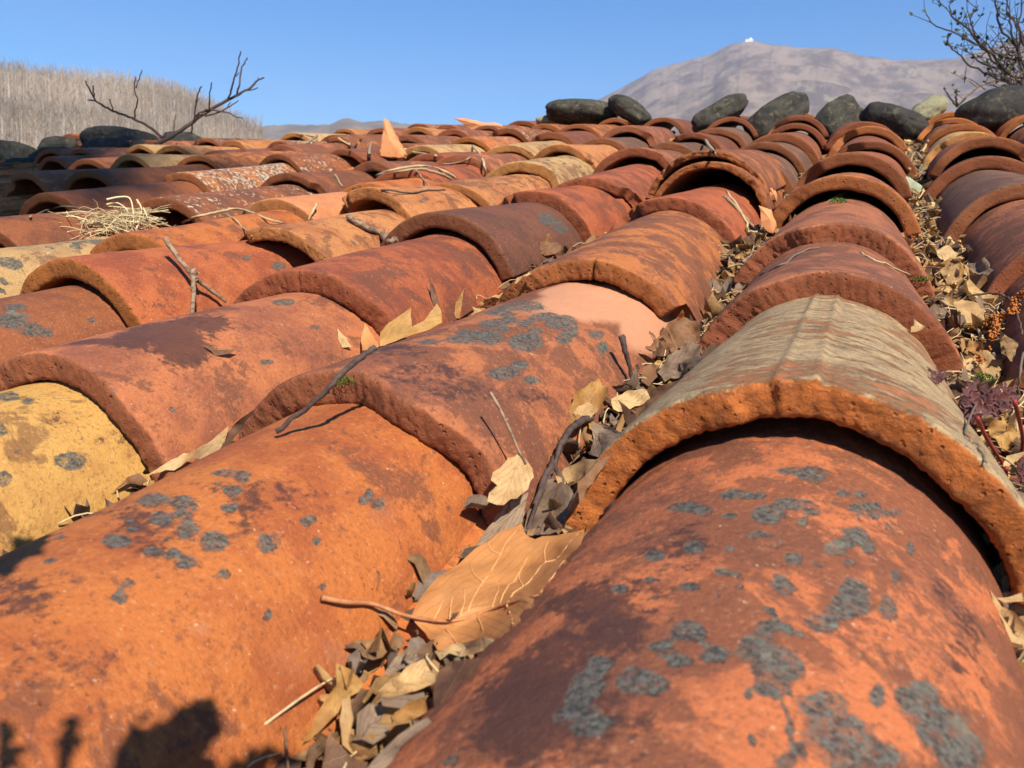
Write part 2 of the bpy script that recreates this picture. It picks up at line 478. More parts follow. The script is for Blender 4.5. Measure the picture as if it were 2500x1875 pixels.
# ------------------------------------------------------------------ tiles
PAL = {   # tint, deep, edge, grime, lich
    'orange':   ((0.56, 0.165, 0.040), (0.40, 0.100, 0.030), (0.42, 0.135, 0.030), 0.42, 0.00),
    'redorange': ((0.53, 0.140, 0.045), (0.34, 0.080, 0.033), (0.42, 0.135, 0.026), 0.50, 0.00),
    'redbrown': ((0.54, 0.155, 0.056), (0.33, 0.098, 0.044), (0.42, 0.135, 0.026), 0.50, 0.00),
    'salmon':   ((0.47, 0.150, 0.058), (0.30, 0.092, 0.045), (0.32, 0.098, 0.042), 0.66, 0.00),
    'red':      ((0.43, 0.108, 0.038), (0.27, 0.066, 0.030), (0.30, 0.075, 0.030), 0.55, 0.00),
    'rustorange': ((0.50, 0.160, 0.044), (0.30, 0.090, 0.034), (0.36, 0.110, 0.030), 0.62, 0.05),
    'brown':    ((0.32, 0.098, 0.036), (0.21, 0.066, 0.030), (0.24, 0.068, 0.022), 0.50, 0.05),
    'darkbrown': ((0.19, 0.066, 0.036), (0.125, 0.050, 0.032), (0.19, 0.058, 0.024), 0.55, 0.05),
    'maroon':   ((0.27, 0.078, 0.034), (0.165, 0.050, 0.028), (0.27, 0.075, 0.028), 0.55, 0.10),
    'rose':     ((0.40, 0.134, 0.058), (0.25, 0.084, 0.044), (0.28, 0.075, 0.030), 0.60, 0.05),
    'slate':    ((0.23, 0.108, 0.060), (0.125, 0.074, 0.052), (0.26, 0.085, 0.032), 0.60, 0.15),
    'tan':      ((0.56, 0.225, 0.075), (0.44, 0.150, 0.048), (0.42, 0.155, 0.045), 0.46, 0.10),
    'peach':    ((0.60, 0.235, 0.100), (0.54, 0.190, 0.078), (0.42, 0.160, 0.050), 0.16, 0.00),
    'yellow':   ((0.60, 0.320, 0.085), (0.48, 0.230, 0.062), (0.50, 0.240, 0.055), 0.52, 0.00),
    'sand':     ((0.56, 0.330, 0.135), (0.42, 0.235, 0.100), (0.46, 0.200, 0.060), 0.45, 0.10),
    'greyrib':  ((0.50, 0.190, 0.070), (0.40, 0.150, 0.060), (0.54, 0.155, 0.034), 0.30, 0.00),
}
WORD = {'orange': 'bright orange', 'redorange': 'red orange', 'salmon': 'salmon pink', 'redbrown': 'red brown', 'red': 'dark red', 'rustorange': 'rusty orange',
        'brown': 'dull brown', 'darkbrown': 'dark brown', 'maroon': 'maroon', 'rose': 'dusky rose', 'slate': 'slate grey brown',
        'tan': 'tan orange', 'peach': 'clean peach orange', 'yellow': 'mustard yellow', 'sand': 'sandy', 'greyrib': 'grey ribbed'}
BVH_V, BVH_F = [], []                                     # every tile in the roof frame, for laying things on them


def tile_grid(L, a0, a1, H0, H1, th, nu, ny, seed, rough=1.0, chips=(), rib=False, skew=0.0):
    """closed barrel tile: y from the front (0) to the back (L), feet at z = 0, arch upward"""
    e = 0.0024
    path = []                                              # (surface depth 0 outer .. 1 inner, y, face weight, rounding)
    ys = [L * (1 - (i / ny) ** 1.0) for i in range(ny)] 
    for y in ys:
        if y > e * 2: path.append((0.0, y, 0.0))
    path += [(0.0, e * 1.8, 0.0), (0.02, e, 0.10), (0.07, e * 0.40, 0.50), (0.16, e * 0.06, 1.0)]
    for k in range(1, 6): path.append((0.16 + 0.68 * k / 6, 0.0, 1.0))
    path += [(0.84, e * 0.06, 1.0), (0.94, e * 0.40, 1.0), (1.0, e, 0.9), (1.0, e * 1.8, 0.6)]
    nin = max(6, ny // 2)
    for i in range(1, nin + 1):
        y = L * i / nin
        if y > e * 3: path.append((1.0, y, 0.35 if y < 0.02 else 0.0))
    V, F, FACE = [], [], []
    npth = len(path)
    for d, y, fw in path:
        t = y / L
        a = a0 + (a1 - a0) * t
        H = H0 + (H1 - H0) * t
        R = (a * a + H * H) / (2 * H)
        ph = math.asin(min(1, a / R)) if H <= a else math.pi - math.asin(a / R)
        for j in range(nu + 1):
            th_ = -ph + 2 * ph * j / nu
            sx = th_ / ph
            lowf = n1(sx * 1.3 + seed, y * 7, 3.3) * 0.0022 + n1(sx * 4 + seed, y * 22, 1.3) * 0.0009
            fine_ = (n1(sx * 22 + seed, y * 140, 7.7) * 0.00035 if ny > 20 else 0)
            thk = th * (1 + 0.09 * n1(sx * 2.2 + seed * 1.7, 9.1, y * 4))
            r = R + lowf + fine_ - d * thk
            if rib and d < 0.5:
                w = abs(th_ * R)
                ribv = max(0.0, 1 - abs(w - 0.0085) / 0.0035)
                r += 0.0016 * ribv + (0.0009 if w < 0.0085 else 0)
            yy = y
            k = max(0.0, 1 - y / 0.03)
            if k > 0:
                wav = n1(sx * 2.6 + seed * 2.1, 5.5) * 0.0050 + n1(sx * 9 + seed, 15.5) * 0.0011
                wav += (n1(sx * 27 + seed, 3.5, d * 2) * 0.0006 + n1(sx * 60 + seed, 8.5, d * 7) * 0.0004)
                yy += wav * k * rough
                if fw > 0.4:
                    yy += rough * (0.0006 * n1(sx * 38 + seed, d * 6, 2.5) + 0.0005 * n1(sx * 80, d * 14, seed))
                    r += rough * 0.0007 * n1(sx * 45 + seed, d * 5, 4.5)
                for c0, cw, cd in chips:
                    b = max(0.0, 1 - abs(sx - c0 + 0.15 * n1(sx * 12, seed)) / cw)
                    yy += cd * min(1, b * 1.6) * k
                yy += skew * sx * k
            V.append((r * math.sin(th_), yy, r * math.cos(th_) - (R - H)))
            FACE.append(fw)
    W = nu + 1
    for i in range(npth - 1):
        for j in range(nu):
            F.append((i * W + j, i * W + j + 1, (i + 1) * W + j + 1, (i + 1) * W + j))
    for j in range(nu):                                    # back end
        F.append((j + 1, j, (npth - 1) * W + j, (npth - 1) * W + j + 1))
    F.append(tuple(i * W for i in range(npth)))            # the two feet
    F.append(tuple(i * W + nu for i in range(npth))[::-1])
    return V, F, FACE


def add_tile(x, y, z, yaw, tilt, kind, q, seed, L=0.43, a0=0.1, a1=0.080, H0=0.072, H1=0.061, th=0.0195, roll=0.0, name='roof_tile', **kw):
    spec = PAL[kind]
    if q < 3 and name == 'roof_tile':
        th *= rnd.uniform(0.78, 1.12)
        if 'chips' not in kw and rnd.random() < 0.55:
            kw['chips'] = [(rnd.choice((-1, 1)) * rnd.uniform(.35, 1.0), rnd.uniform(.08, .30), rnd.uniform(.008, .030))]
        kw.setdefault('skew', rnd.uniform(-.012, .012))
        a0 *= rnd.uniform(.95, 1.04); H0 *= rnd.uniform(.95, 1.05)
    opts = {k: kw.pop(k) for k in ('grime', 'lich', 'whit', 'streak', 'pale') if k in kw}
    nu, ny = {3: (150, 95), 2: (72, 36), 1: (36, 14), 0: (22, 7)}[q]
    V, F, FACE = tile_grid(L, a0, a1, H0, H1, th, nu, ny, seed, **kw)
    M = Matrix.Translation((x, y, z)) @ Matrix.Rotation(yaw, 4, 'Z') @ Matrix.Rotation(tilt, 4, 'X') @ Matrix.Rotation(roll, 4, 'Y')
    A = np.array(V) @ np.array(M.to_3x3()).T + np.array(M.translation)
    b = len(BVH_V)
    BVH_V.extend(map(tuple, A))
    BVH_F.extend([tuple(b + i for i in f) for f in F if len(f) == 4])
    me = bpy.data.meshes.new(name)
    me.from_pydata(V, [], F)
    me.polygons.foreach_set('use_smooth', [True] * len(me.polygons))
    for an, data in (('face', FACE), ('lichen', [0.0] * len(V)), ('stain', [0.0] * len(V)), ('clean', [0.0] * len(V))):
        at = me.attributes.new(an, 'FLOAT', 'POINT'); at.data.foreach_set('value', np.asarray(data, dtype=np.float32))
    me.materials.append(M_TILE)
    me.update()
    o = bpy.data.objects.new(name, me)
    COL.objects.link(o)
    o.matrix_world = MR @ M
    j = lambda c, s: tuple(max(0.008, v * k_ * (1 + s)) for v, k_ in zip(c, (0.74, 0.76, 0.76)))
    s = rnd.uniform(-0.10, 0.10)
    o['tint'] = j(spec[0], s); o['deep'] = j(spec[1], s); o['edge'] = j(spec[2], s * 0.6)
    o['grime'] = float(opts.get('grime', spec[3])); o['lich'] = float(opts.get('lich', spec[4]))
    o['whit'] = float(opts.get('whit', 0.0)); o['streak'] = float(opts.get('streak', 0.0)); o['pale'] = float(opts.get('pale', 0.0))
    o['seed'] = float(seed % 17.0)
    return o, A


# measured crowns of the front arches: col -> [(row, px, py, kind, options)], low to high on the roof
T = {
    0: [(0, 0.215, 0.30, 'rose', {}), (1, 0.205, 0.62, 'rose', {}), (2, 0.215, 0.93, 'rose', {'grime': .6}), (3, 0.200, 1.26, 'slate', {}),
        (4, 0.190, 1.62, 'maroon', {}), (5, 0.200, 1.76, 'brown', {'lift': .022}), (6, 0.215, 2.25, 'sand', {}), (7, 0.225, 2.58, 'rustorange', {}), (8, 0.225, 2.90, 'orange', {}), (9, 0.235, 3.22, 'redorange', {})],
    1: [(0, 1890, 1760, 'redbrown', {'q': 3, 'grime': .62, 'y': .075, 'x': -0.035, 'a0': .110, 'a1': .092, 'H0': .080, 'H1': .071}), (1, 1952, 943, 'greyrib', {'q': 3, 'pale': .80, 'rib': True, 'lift': .004, 'a0': .112, 'a1': .076, 'H0': .088, 'H1': .060, 'th': .0185, 'rough': 1.3, 'chips': [(-0.12, .10, .003)]}),
        (2, 2029, 667, 'rose', {'q': 3, 'streak': .35, 'pale': .22, 'rough': 1.5, 'th': .024, 'lift': .004}), (3, 2038, 545, 'rose', {'q': 3, 'grime': .5, 'rough': 2.0, 'th': .023, 'streak': .3}), (4, 2060, 431, 'rustorange', {'q': 2, 'lift': .012, 'pale': .15}),
        (5, 2084, 374, 'brown', {'lift': .016}), (6, 2133, 345, 'brown', {}), (7, 2125, 307, 'rustorange', {}), (8, 2084, 299, 'maroon', {'dx': .03}), (9, -0.06, 3.22, 'maroon', {})],
    2: [(0, 0, 0, 'orange', {'q': 3, 'y': .035, 'x': -0.262, 'grime': .40}), (1, 836, 915, 'salmon', {'q': 3, 'grime': .60, 'rough': 1.4, 'th': .020, 'a0': .105, 'a1': .086}),
        (2, 1442, 631, 'rustorange', {'q': 3, 'rough': 1.4, 'streak': .35, 'chips': [(0.78, .14, .034), (0.05, .018, .007)], 'th': .019}), (3, 1637, 477, 'red', {'q': 2, 'rough': 1.8, 'grime': .4, 'th': .019}), (4, 1738, 398, 'rustorange', {'q': 2, 'lift': .020, 'rough': 1.6, 'th': .013}),
        (5, 1828, 382, 'slate', {'streak': .3}), (6, 1870, 350, 'slate', {}), (7, 1913, 325, 'brown', {'lift': .012}), (8, 1945, 303, 'maroon', {}), (9, 1952, 284, 'maroon', {'lift': .01})],
    3: [(0, 0, 0, 'yellow', {'q': 3, 'y': .05, 'x': -0.492, 'grime': .42}), (1, 90, 870, 'salmon', {'q': 3, 'grime': .46, 'rough': 1.2, 'th': .019}), (2, 740, 658, 'red', {'q': 3, 'grime': .52, 'rough': 1.4, 'th': .021, 'chips': [(0.0, .02, .005)]}),
        (3, 1064, 518, 'darkbrown', {'q': 3, 'grime': .40, 'rough': .8, 'lift': .010}), (4, 1300, 465, 'red', {'q': 2, 'grime': .5, 'rough': 1.3}), (5, 1443, 428, 'red', {'q': 2, 'rough': 1.6}),
        (6, 1554, 357, 'rose', {'streak': .4, 'lift': .016, 'rough': 1.5}), (7, 1634, 352, 'slate', {}), (8, 1697, 324, 'maroon', {'lift': .010}), (9, 1757, 313, 'slate', {'lift': .008}), (10, 1785, 286, 'maroon', {'lift': .008})],
    4: [(0, -0.72, 0.22, 'brown', {'q': 3, 'grime': .3}), (1, 149, 631, 'redorange', {'q': 3, 'grime': .40, 'lift': .010}), (2, 669, 559, 'tan', {'q': 2, 'lich': .42, 'grime': .5, 'rough': 2.0, 'chips': [(-0.5, .30, .03), (-1, .3, .04)], 'whit': .25}),
        (3, 898, 461, 'tan', {'q': 2, 'streak': .8, 'rough': 1.5, 'lift': .012, 'chips': [(-0.9, .5, .05)]}), (4, 1101, 444, 'tan', {'q': 2, 'streak': .75, 'grime': .6}), (5, 1276, 396, 'sand', {'streak': .85, 'grime': .5, 'q': 2}), (6, 1366, 355, 'tan', {'streak': .4}),
        (7, 1472, 335, 'slate', {'streak': .7}), (8, 1526, 308, 'salmon', {'lift': .012, 'streak': .4}), (9, 1608, 286, 'maroon', {'lift': .006})],
    5: [(0, -0.935, 0.55, 'sand', {'q': 2, 'lich': .75, 'whit': .55, 'streak': .6}), (1, 338, 568, 'orange', {'q': 2, 'grime': .5, 'lich': .2, 'streak': .35, 'whit': .2}), (2, 678, 482, 'peach', {'q': 2}), (3, 927, 449, 'orange', {'q': 2}), (4, 1005, 418, 'red', {'q': 1}),
        (5, 1130, 380, 'salmon', {'rough': 1.5}), (6, 1250, 352, 'sand', {'streak': .4, 'rough': 1.6, 'grime': .5}), (7, 1345, 322, 'maroon', {'lift': .005}), (8, 1400, 300, 'rustorange', {'lift': .008})],
    6: [(0, -1.16, 0.80, 'brown', {'q': 2, 'lich': .35, 'whit': .2}), (1, 419, 487, 'brown', {'q': 2, 'whit': .62, 'grime': .6}), (2, 712, 426, 'brown', {'q': 2, 'grime': .6, 'streak': .5}), (3, 940, 396, 'salmon', {}), (4, 1080, 375, 'red', {})],
    7: [(0, -1.40, 1.12, 'brown', {'whit': .3}), (1, 435, 418, 'rustorange', {'q': 2, 'whit': .75}), (2, 667, 377, 'brown', {'q': 2, 'whit': .62}), (3, 838, 362, 'maroon', {}), (4, 990, 352, 'salmon', {})],
    8: [(1, 203, 418, 'brown', {}), (2, 468, 381, 'rustorange', {'whit': .3}), (3, 667, 351, 'salmon', {'whit': .3}), (4, 802, 334, 'rustorange', {'whit': .3})],
}
XC = {c: (0.21 if c == 0 else -0.023 - (c - 1) * 0.229) for c in range(0, 19)}
RIDGE_Y = 3.42
HC = 0.072
FAR_KINDS = ['maroon', 'rustorange', 'salmon', 'brown', 'red', 'rose', 'tan', 'maroon', 'brown', 'slate']
ROWNAME = {0: 'the row right of the grey ribbed tile', 1: 'the row of the grey ribbed tile', 2: 'the row of the salmon tile spotted with grey lichen',
           3: 'the row of the mustard yellow tile', 4: 'the row carrying the forked twig', 5: 'the row of the straw clump'}
ORD = ['lowest', 'second', 'third', 'fourth', 'fifth', 'sixth', 'seventh', 'eighth', 'ninth', 'tenth', 'eleventh', 'twelfth', 'thirteenth', 'fourteenth']
TILES = {}
for c in range(0, 19):
    rows = []
    for row, a, b, kind, op in T.get(c, []):
        op = dict(op)
        lift = op.pop('lift', rnd.uniform(0.0, 0.005))
        if 'y' in op: x, y = op.pop('x'), op.pop('y')
        elif abs(a) < 10: x, y = a, b
        else:
            p = on_z(a, b, op.get('H0', HC) + lift)
            x, y = p.x + op.pop('dx', 0), p.y
            x = XC[c] + (x - XC[c]) * 0.85
        rows.append([x, y, lift, kind, op])
    rows.sort(key=lambda r: r[1])
    if not rows:
        y0 = 0.62 + (c - 5) * 0.20 + rnd.uniform(0, .3)
        rows.append([XC[c], y0, .002, rnd.choice(FAR_KINDS), {'whit': rnd.choice((0, .2, .4))}])
    ytop = RIDGE_Y if c < 10 else {10: 3.05, 11: 2.75}.get(c, 2.55)
    while rows[-1][1] < ytop - 0.20:
        y = rows[-1][1] + rnd.uniform(0.30, 0.37)
        rows.append([XC[c] + rnd.uniform(-.016, .016), y, rnd.uniform(0, .014), rnd.choice(FAR_KINDS if c < 5 else ['tan', 'salmon', 'rustorange', 'tan', 'orange', 'brown', 'sand', 'salmon', 'peach', 'rose']),
                     {'whit': rnd.choice((.1, .35, .5, .65)) if c > 4 else 0, 'lich': rnd.choice((0, .2, .4)) if c > 4 else .05, 'streak': rnd.choice((0, .3, .6)), 'rough': rnd.uniform(1, 1.8)}])
    TILES[c] = rows

NEAR = {(c, i) for c in range(0, 5) for i in range(0, 5)}
TOBJ = {}
for c, rows in TILES.items():
    nvis = 0
    for i, (x, y, lift, kind, op) in enumerate(rows):
        op = dict(op)
        nxt = rows[i + 1] if i + 1 < len(rows) else None
        step = (nxt[1] - y) if nxt else 0.32
        L = max(0.36, min(0.62, step + 0.09))
        yaw = 0.0
        if nxt:
            yaw = max(-0.10, min(0.10, -math.atan2(nxt[0] - x, max(0.12, nxt[1] - y)) * 0.9))
        q = op.pop('q', 1 if y < 2.6 else 0)
        if y > 2.0 and q == 1: q = 1
        z = lift
        dz = -0.014 - lift
        tilt = math.asin(dz / L)
        sd = c * 3.17 + i * 1.93 + 0.41
        o, A = add_tile(x, y, z, yaw, tilt, kind, q, sd, L=L, roll=rnd.uniform(-.03, .03) if (c, i) in NEAR else rnd.uniform(-.09, .09), **op)
        TOBJ[(c, i)] = (o, A, q)
        pr = [project(p) for p in A[::7]]
        vis = any(p and -5 < p[0] < 2505 and 150 < p[1] < 1880 for p in pr)
        nm = ROWNAME.get(c, 'the %s row beyond the straw clump' % ['first', 'second', 'third', 'fourth', 'fifth', 'sixth', 'seventh', 'eighth', 'ninth', 'tenth', 'eleventh', 'twelfth', 'thirteenth'][c - 6] if c > 5 else '')
        if vis:
            lab = '%s roof tile, %s up %s' % (WORD[kind], ORD[min(nvis, 13)], nm)
            nvis += 1
        else:
            lab = 'terracotta roof tile just outside the picture'
        tag(o, lab, 'roof tile', 'curved cover tiles of the roof')
TOBJ[(1, 1)][0]['label'] = 'weathered grey roof tile with a raised double rib and orange broken end'
TOBJ[(1, 0)][0]['label'] = 'large red orange roof tile with many grey lichen spots, under the grey ribbed tile'
TOBJ[(2, 0)][0]['label'] = 'large bright orange roof tile with round grey lichen spots, lowest left of the big leaf'
TOBJ[(2, 1)][0]['label'] = 'salmon pink roof tile with slate grey lichen patches, above the bright orange one'
TOBJ[(3, 0)][0]['label'] = 'mustard yellow roof tile with a single round grey lichen'
TOBJ[(3, 1)][0]['label'] = 'salmon pink roof tile with a dark brown stain, overlapping the mustard yellow tile'
TOBJ[(4, 1)][0]['label'] = 'red orange roof tile with the forked twig leaning on it'

# the upper shell of the double, cracked tile and its broken chip
x, y, lift, kind, op = TILES[2][4]
o, A = add_tile(x - 0.012, y + 0.035, lift + 0.018, -0.05, -0.06, 'rustorange', 2, 91.3, L=0.40, a0=0.096, a1=0.082, H0=0.071, H1=0.062, th=0.012, rough=2.2, chips=[(0.75, .2, .03), (-0.6, .15, .012)])
tag(o, 'second thin cracked roof tile laid over the fifth in the row of the salmon tile', 'roof tile', 'curved cover tiles of the roof')

# the next row to the right, only its upper end in view
y = 0.25; nv = 0
for i in range(10):
    o, A = add_tile(0.445 + rnd.uniform(-.01, .01), y, rnd.uniform(0, .01), rnd.uniform(-.03, .03), -0.04, rnd.choice(['rustorange', 'orange', 'brown', 'redorange']), 1, 200 + i * 1.7, L=0.43, roll=rnd.uniform(-.05, .05))
    pr = [project(p) for p in A[::3]]
    if any(p and 0 < p[0] < 2500 and 150 < p[1] < 1880 for p in pr):
        tag(o, 'rusty roof tile, %s in view up the last row at the right rim' % ORD[nv], 'roof tile', 'curved cover tiles of the roof'); nv += 1
    else:
        tag(o, 'terracotta roof tile just outside the picture', 'roof tile', 'curved cover tiles of the roof')
    y += rnd.uniform(.30, .35)

# channel tiles below the gaps
for c in range(-1, 18):
    xv = (XC[c] + XC[c + 1]) / 2 if c >= 0 else 0.327
    y = 0.02 + 0.17 * (c % 2) + max(0, (c - 3)) * 0.17
    while y < (RIDGE_Y if c < 10 else 2.6) - 0.1:
        k = rnd.choice(['orange', 'tan', 'rustorange', 'brown'])
        o, A = add_tile(xv, y, 0.016, 0, math.radians(-1.4), k, 1, 40 + c * 2.3 + y, L=0.46, a0=0.066, a1=0.074, H0=0.034, H1=0.038, roll=math.pi, name='channel_tile', th=.012)
        tag(o, 'terracotta channel tile in a gutter, hollow side up, mostly buried under litter and cover tiles', 'channel tile', 'hollow channel tiles between the cover rows')
        y += 0.37
BVH = BVHTree.FromPolygons(BVH_V, BVH_F)


def hit(px, py, lift=0.0):
    d = ray(px, py).normalized()
    loc, nor, idx, dist = BVH.ray_cast(CAMP, d)
    if loc is None: return None, None
    if nor.dot(d) > 0: nor = -nor
    return loc + nor * lift, nor


def spots(key, crop, lst, attr, soft=1.0):
    """rosettes given as centre and half extents in a crop of the photograph, laid onto the tile surface"""
    o, A, q = TOBJ[key]
    x0, y0, w = crop
    k = w / 2212.0
    val = np.zeros(len(A))
    for it in lst:
        cx, cy, rx, ry = it[:4]
        px, py = x0 + cx * k, y0 + cy * k
        p, nrm = hit(px, py)
        if p is None or p.z < 0.0: continue
        def rim(dx, dy):
            d = ray(px + dx * k, py + dy * k)
            den = d.dot(nrm)
            if abs(den) < 0.12 * d.length: den = math.copysign(0.12 * d.length, den)
            return CAMP + d * ((p - CAMP).dot(nrm) / den) - p
        e1 = np.array(rim(rx, 0)); e2 = np.array(rim(0, ry))
        nn = np.array(nrm)
        G = np.array([[e1 @ e1, e1 @ e2], [e1 @ e2, e2 @ e2]])
        if abs(np.linalg.det(G)) < 1e-16: continue
        D = A - np.array(p)
        ab = np.stack([D @ e1, D @ e2], 1) @ np.linalg.inv(G).T
        r = np.sqrt((ab ** 2).sum(1))
        v = np.clip(1.5 - r, 0, 1.0)
        v[np.abs(D @ nn) > 0.03] = 0
        val = np.maximum(val, v * soft)
    at = o.data.attributes[attr]
    old = np.zeros(len(A), dtype=np.float32); at.data.foreach_get('value', old)
    at.data.foreach_set('value', np.maximum(old, val).astype(np.float32))


C8 = (1500, 1125, 1000); C7 = (0, 1125, 1000); C1c = (700, 1125, 1000); CE = (900, 500, 1000); CD = (0, 500, 1000)
spots((1, 0), C8, [(930, 50, 60, 18), (1060, 70, 90, 42), (660, 180, 100, 30), (770, 190, 50, 25), (830, 290, 90, 50), (960, 235, 120, 35), (1060, 275, 60, 25), (1020, 328, 32, 22), (1240, 170, 40, 22), (1330, 180, 42, 24), (1300, 250, 40, 20), (1360, 245, 40, 25), (1410, 240, 35, 20), (1500, 280, 62, 20), (1400, 300, 35, 22), (1330, 300, 22, 14), (1480, 355, 22, 18), (1300, 410, 85, 62), (1370, 470, 40, 40), (1190, 475, 65, 40), (1275, 550, 35, 25), (970, 520, 58, 36), (1090, 565, 38, 15), (630, 470, 45, 17), (430, 465, 62, 35), (220, 510, 60, 32), (770, 400, 90, 18), (890, 455, 40, 15), (600, 605, 75, 25), (670, 670, 35, 20), (400, 680, 68, 30), (915, 690, 70, 35), (900, 635, 70, 25), (1300, 690, 95, 60), (1250, 790, 100, 80), (1330, 780, 60, 50), (1130, 870, 98, 58), (1480, 800, 50, 72), (850, 890, 95, 35), (940, 920, 40, 25), (1010, 930, 35, 22), (840, 797, 45, 18), (410, 920, 100, 65), (250, 1010, 80, 42), (330, 1070, 90, 40), (150, 1200, 155, 70), (100, 1150, 60, 40), (540, 1040, 90, 50), (760, 1020, 110, 90), (880, 1110, 150, 110), (860, 1230, 115, 55), (1130, 1340, 130, 100), (1230, 1480, 200, 120), (1350, 1600, 240, 90), (1640, 1290, 130, 110), (1760, 1440, 150, 140), (1880, 1570, 150, 110), (1420, 1270, 45, 72), (940, 1335, 30, 18), (850, 1355, 30, 16), (940, 1440, 40, 40), (980, 1570, 60, 45), (920, 1640, 60, 30), (590, 1540, 60, 22), (745, 1505, 30, 18), (1600, 470, 18, 40), (1520, 620, 28, 32), (620, 300, 50, 18), (480, 290, 45, 14), (400, 250, 130, 30), (200, 640, 35, 18), (540, 745, 30, 14), (210, 755, 40, 18), (720, 1265, 45, 22)], 'lichen')
spots((1, 0), C1c, [(1700, 1090, 70, 45), (1640, 1190, 95, 75), (1640, 1410, 130, 80), (1560, 1300, 70, 90), (1480, 1380, 50, 40), (1800, 690, 50, 25), (1960, 645, 35, 20), (880, 1620, 45, 25)], 'lichen')
spots((1, 0), C1c, [(1350, 1250, 420, 260), (1650, 760, 300, 120), (1200, 1500, 250, 150), (1750, 950, 200, 120), (1500, 1050, 260, 160), (1450, 1480, 300, 140)], 'stain', 0.78)
spots((1, 0), C8, [(330, 420, 250, 160), (150, 700, 180, 150), (1900, 1000, 120, 300), (1780, 620, 60, 200)], 'stain', 0.42)
spots((2, 0), C7, [(830, 205, 100, 42), (1000, 250, 68, 62), (950, 215, 60, 30), (870, 310, 72, 42), (710, 315, 40, 18), (720, 365, 32, 14), (620, 430, 82, 45), (1020, 375, 70, 45), (1160, 430, 82, 56), (910, 415, 25, 14), (830, 490, 62, 28), (930, 500, 55, 28), (1015, 550, 62, 38), (680, 665, 48, 28), (655, 735, 56, 34), (1205, 65, 65, 20), (1310, 80, 55, 32), (1255, 160, 60, 32), (1240, 250, 52, 26), (1450, 440, 72, 50), (1665, 325, 45, 30), (2000, 180, 30, 35), (2040, 230, 45, 30), (1960, 215, 35, 25), (1200, 615, 62, 28), (1150, 130, 40, 12), (320, 400, 45, 14), (270, 545, 35, 14), (1740, 680, 28, 20), (1450, 830, 30, 22), (1720, 430, 28, 20), (230, 830, 25, 20), (330, 885, 20, 14)], 'lichen')
spots((2, 0), C7, [(600, 250, 520, 80), (1400, 150, 400, 90), (150, 700, 250, 160), (300, 1100, 300, 180), (1300, 300, 120, 120)], 'stain', 0.46)
spots((2, 1), CE, [(330, 740, 65, 18), (500, 725, 80, 22), (620, 715, 110, 42), (850, 740, 92, 50), (660, 640, 72, 24), (740, 625, 62, 18), (845, 640, 40, 18), (905, 612, 46, 22), (730, 668, 34, 18), (1040, 630, 85, 40), (1090, 680, 50, 40), (960, 600, 62, 22), (800, 545, 150, 32), (700, 580, 90, 20), (1055, 722, 46, 30), (1230, 700, 42, 22), (1265, 770, 30, 35), (730, 910, 82, 35), (820, 865, 52, 24), (880, 945, 40, 25), (900, 680, 40, 14), (520, 690, 60, 16)], 'lichen')
spots((2, 1), CE, [(150, 780, 240, 60), (300, 900, 200, 80), (860, 1030, 120, 60), (500, 1000, 200, 60)], 'stain', 0.46)
spots((2, 1), CE, [(1300, 520, 330, 110), (1500, 650, 120, 130), (1100, 470, 160, 50)], 'clean')
spots((2, 0), C7, [(1850, 60, 130, 90), (2060, 300, 120, 160), (1560, 600, 180, 60), (1700, 1050, 320, 180), (1050, 900, 160, 70)], 'clean', 0.28)
spots((3, 0), CD, [(385, 1385, 88, 50), (40, 1030, 60, 34), (150, 1062, 34, 20), (10, 1220, 26, 42), (20, 1480, 50, 42), (95, 1335, 16, 12)], 'lichen')
spots((3, 0), CD, [(500, 1240, 160, 60), (620, 1260, 120, 50), (300, 1170, 120, 60), (100, 1130, 120, 60)], 'stain', 0.26)
spots((3, 1), CD, [(880, 690, 230, 70), (980, 770, 150, 85), (560, 735, 240, 22), (1060, 640, 200, 40)], 'stain', 1.0)
spots((3, 1), CD, [(1530, 525, 62, 22), (1700, 660, 26, 12), (600, 1005, 22, 14), (930, 1105, 25, 14), (1440, 850, 40, 16)], 'lichen')
spots((4, 0), CD, [(70, 620, 90, 45), (170, 670, 70, 40), (250, 690, 40, 30), (80, 550, 60, 20), (500, 620, 25, 16)], 'lichen')
spots((4, 1), CD, [(1510, 330, 42, 22), (1330, 290, 26, 12)], 'lichen')
spots((3, 3), CE, [(985, 90, 70, 22), (1040, 130, 40, 22), (960, 60, 40, 14)], 'lichen')

# ------------------------------------------------------------------ roof deck and far slope
def slab(name, pts, th, mat, **kw):
    pts = [Vector(p) for p in pts]
    n = (pts[1] - pts[0]).cross(pts[2] - pts[0]).normalized()
    V = pts + [p - n * th for p in pts]
    m = len(pts)
    F = [tuple(range(m)), tuple(range(2 * m - 1, m - 1, -1))] + [(i, i + m, (i + 1) % m + m, (i + 1) % m) for i in range(m)]
    return mesh_obj(name, V, F, mat, smooth=False, **kw)


M_DECK = simple_mat('old_roof_boards', (0.10, 0.06, 0.035), (0.05, 0.032, 0.022), 20, 0.9, 0.002, stretch=(1, .1, 1))
o = slab('roof_deck', [(-4.4, -0.05, -0.03), (0.62, -0.05, -0.03), (0.62, 3.62, -0.03), (-1.95, 3.62, -0.03), (-2.55, 2.75, -0.03), (-4.4, 2.75, -0.03)], 0.05, M_DECK)
tag(o, kind='structure')
dn = -2 * math.tan(SLOPE) 
o = slab('roof_deck', [(-1.95, 3.625, -0.03), (0.62, 3.625, -0.03), (0.62, 5.6, -0.03 - 2 * math.sin(2 * SLOPE)), (-1.95, 5.6, -0.03 - 2 * math.sin(2 * SLOPE))], 0.05, M_DECK)
tag(o, kind='structure')
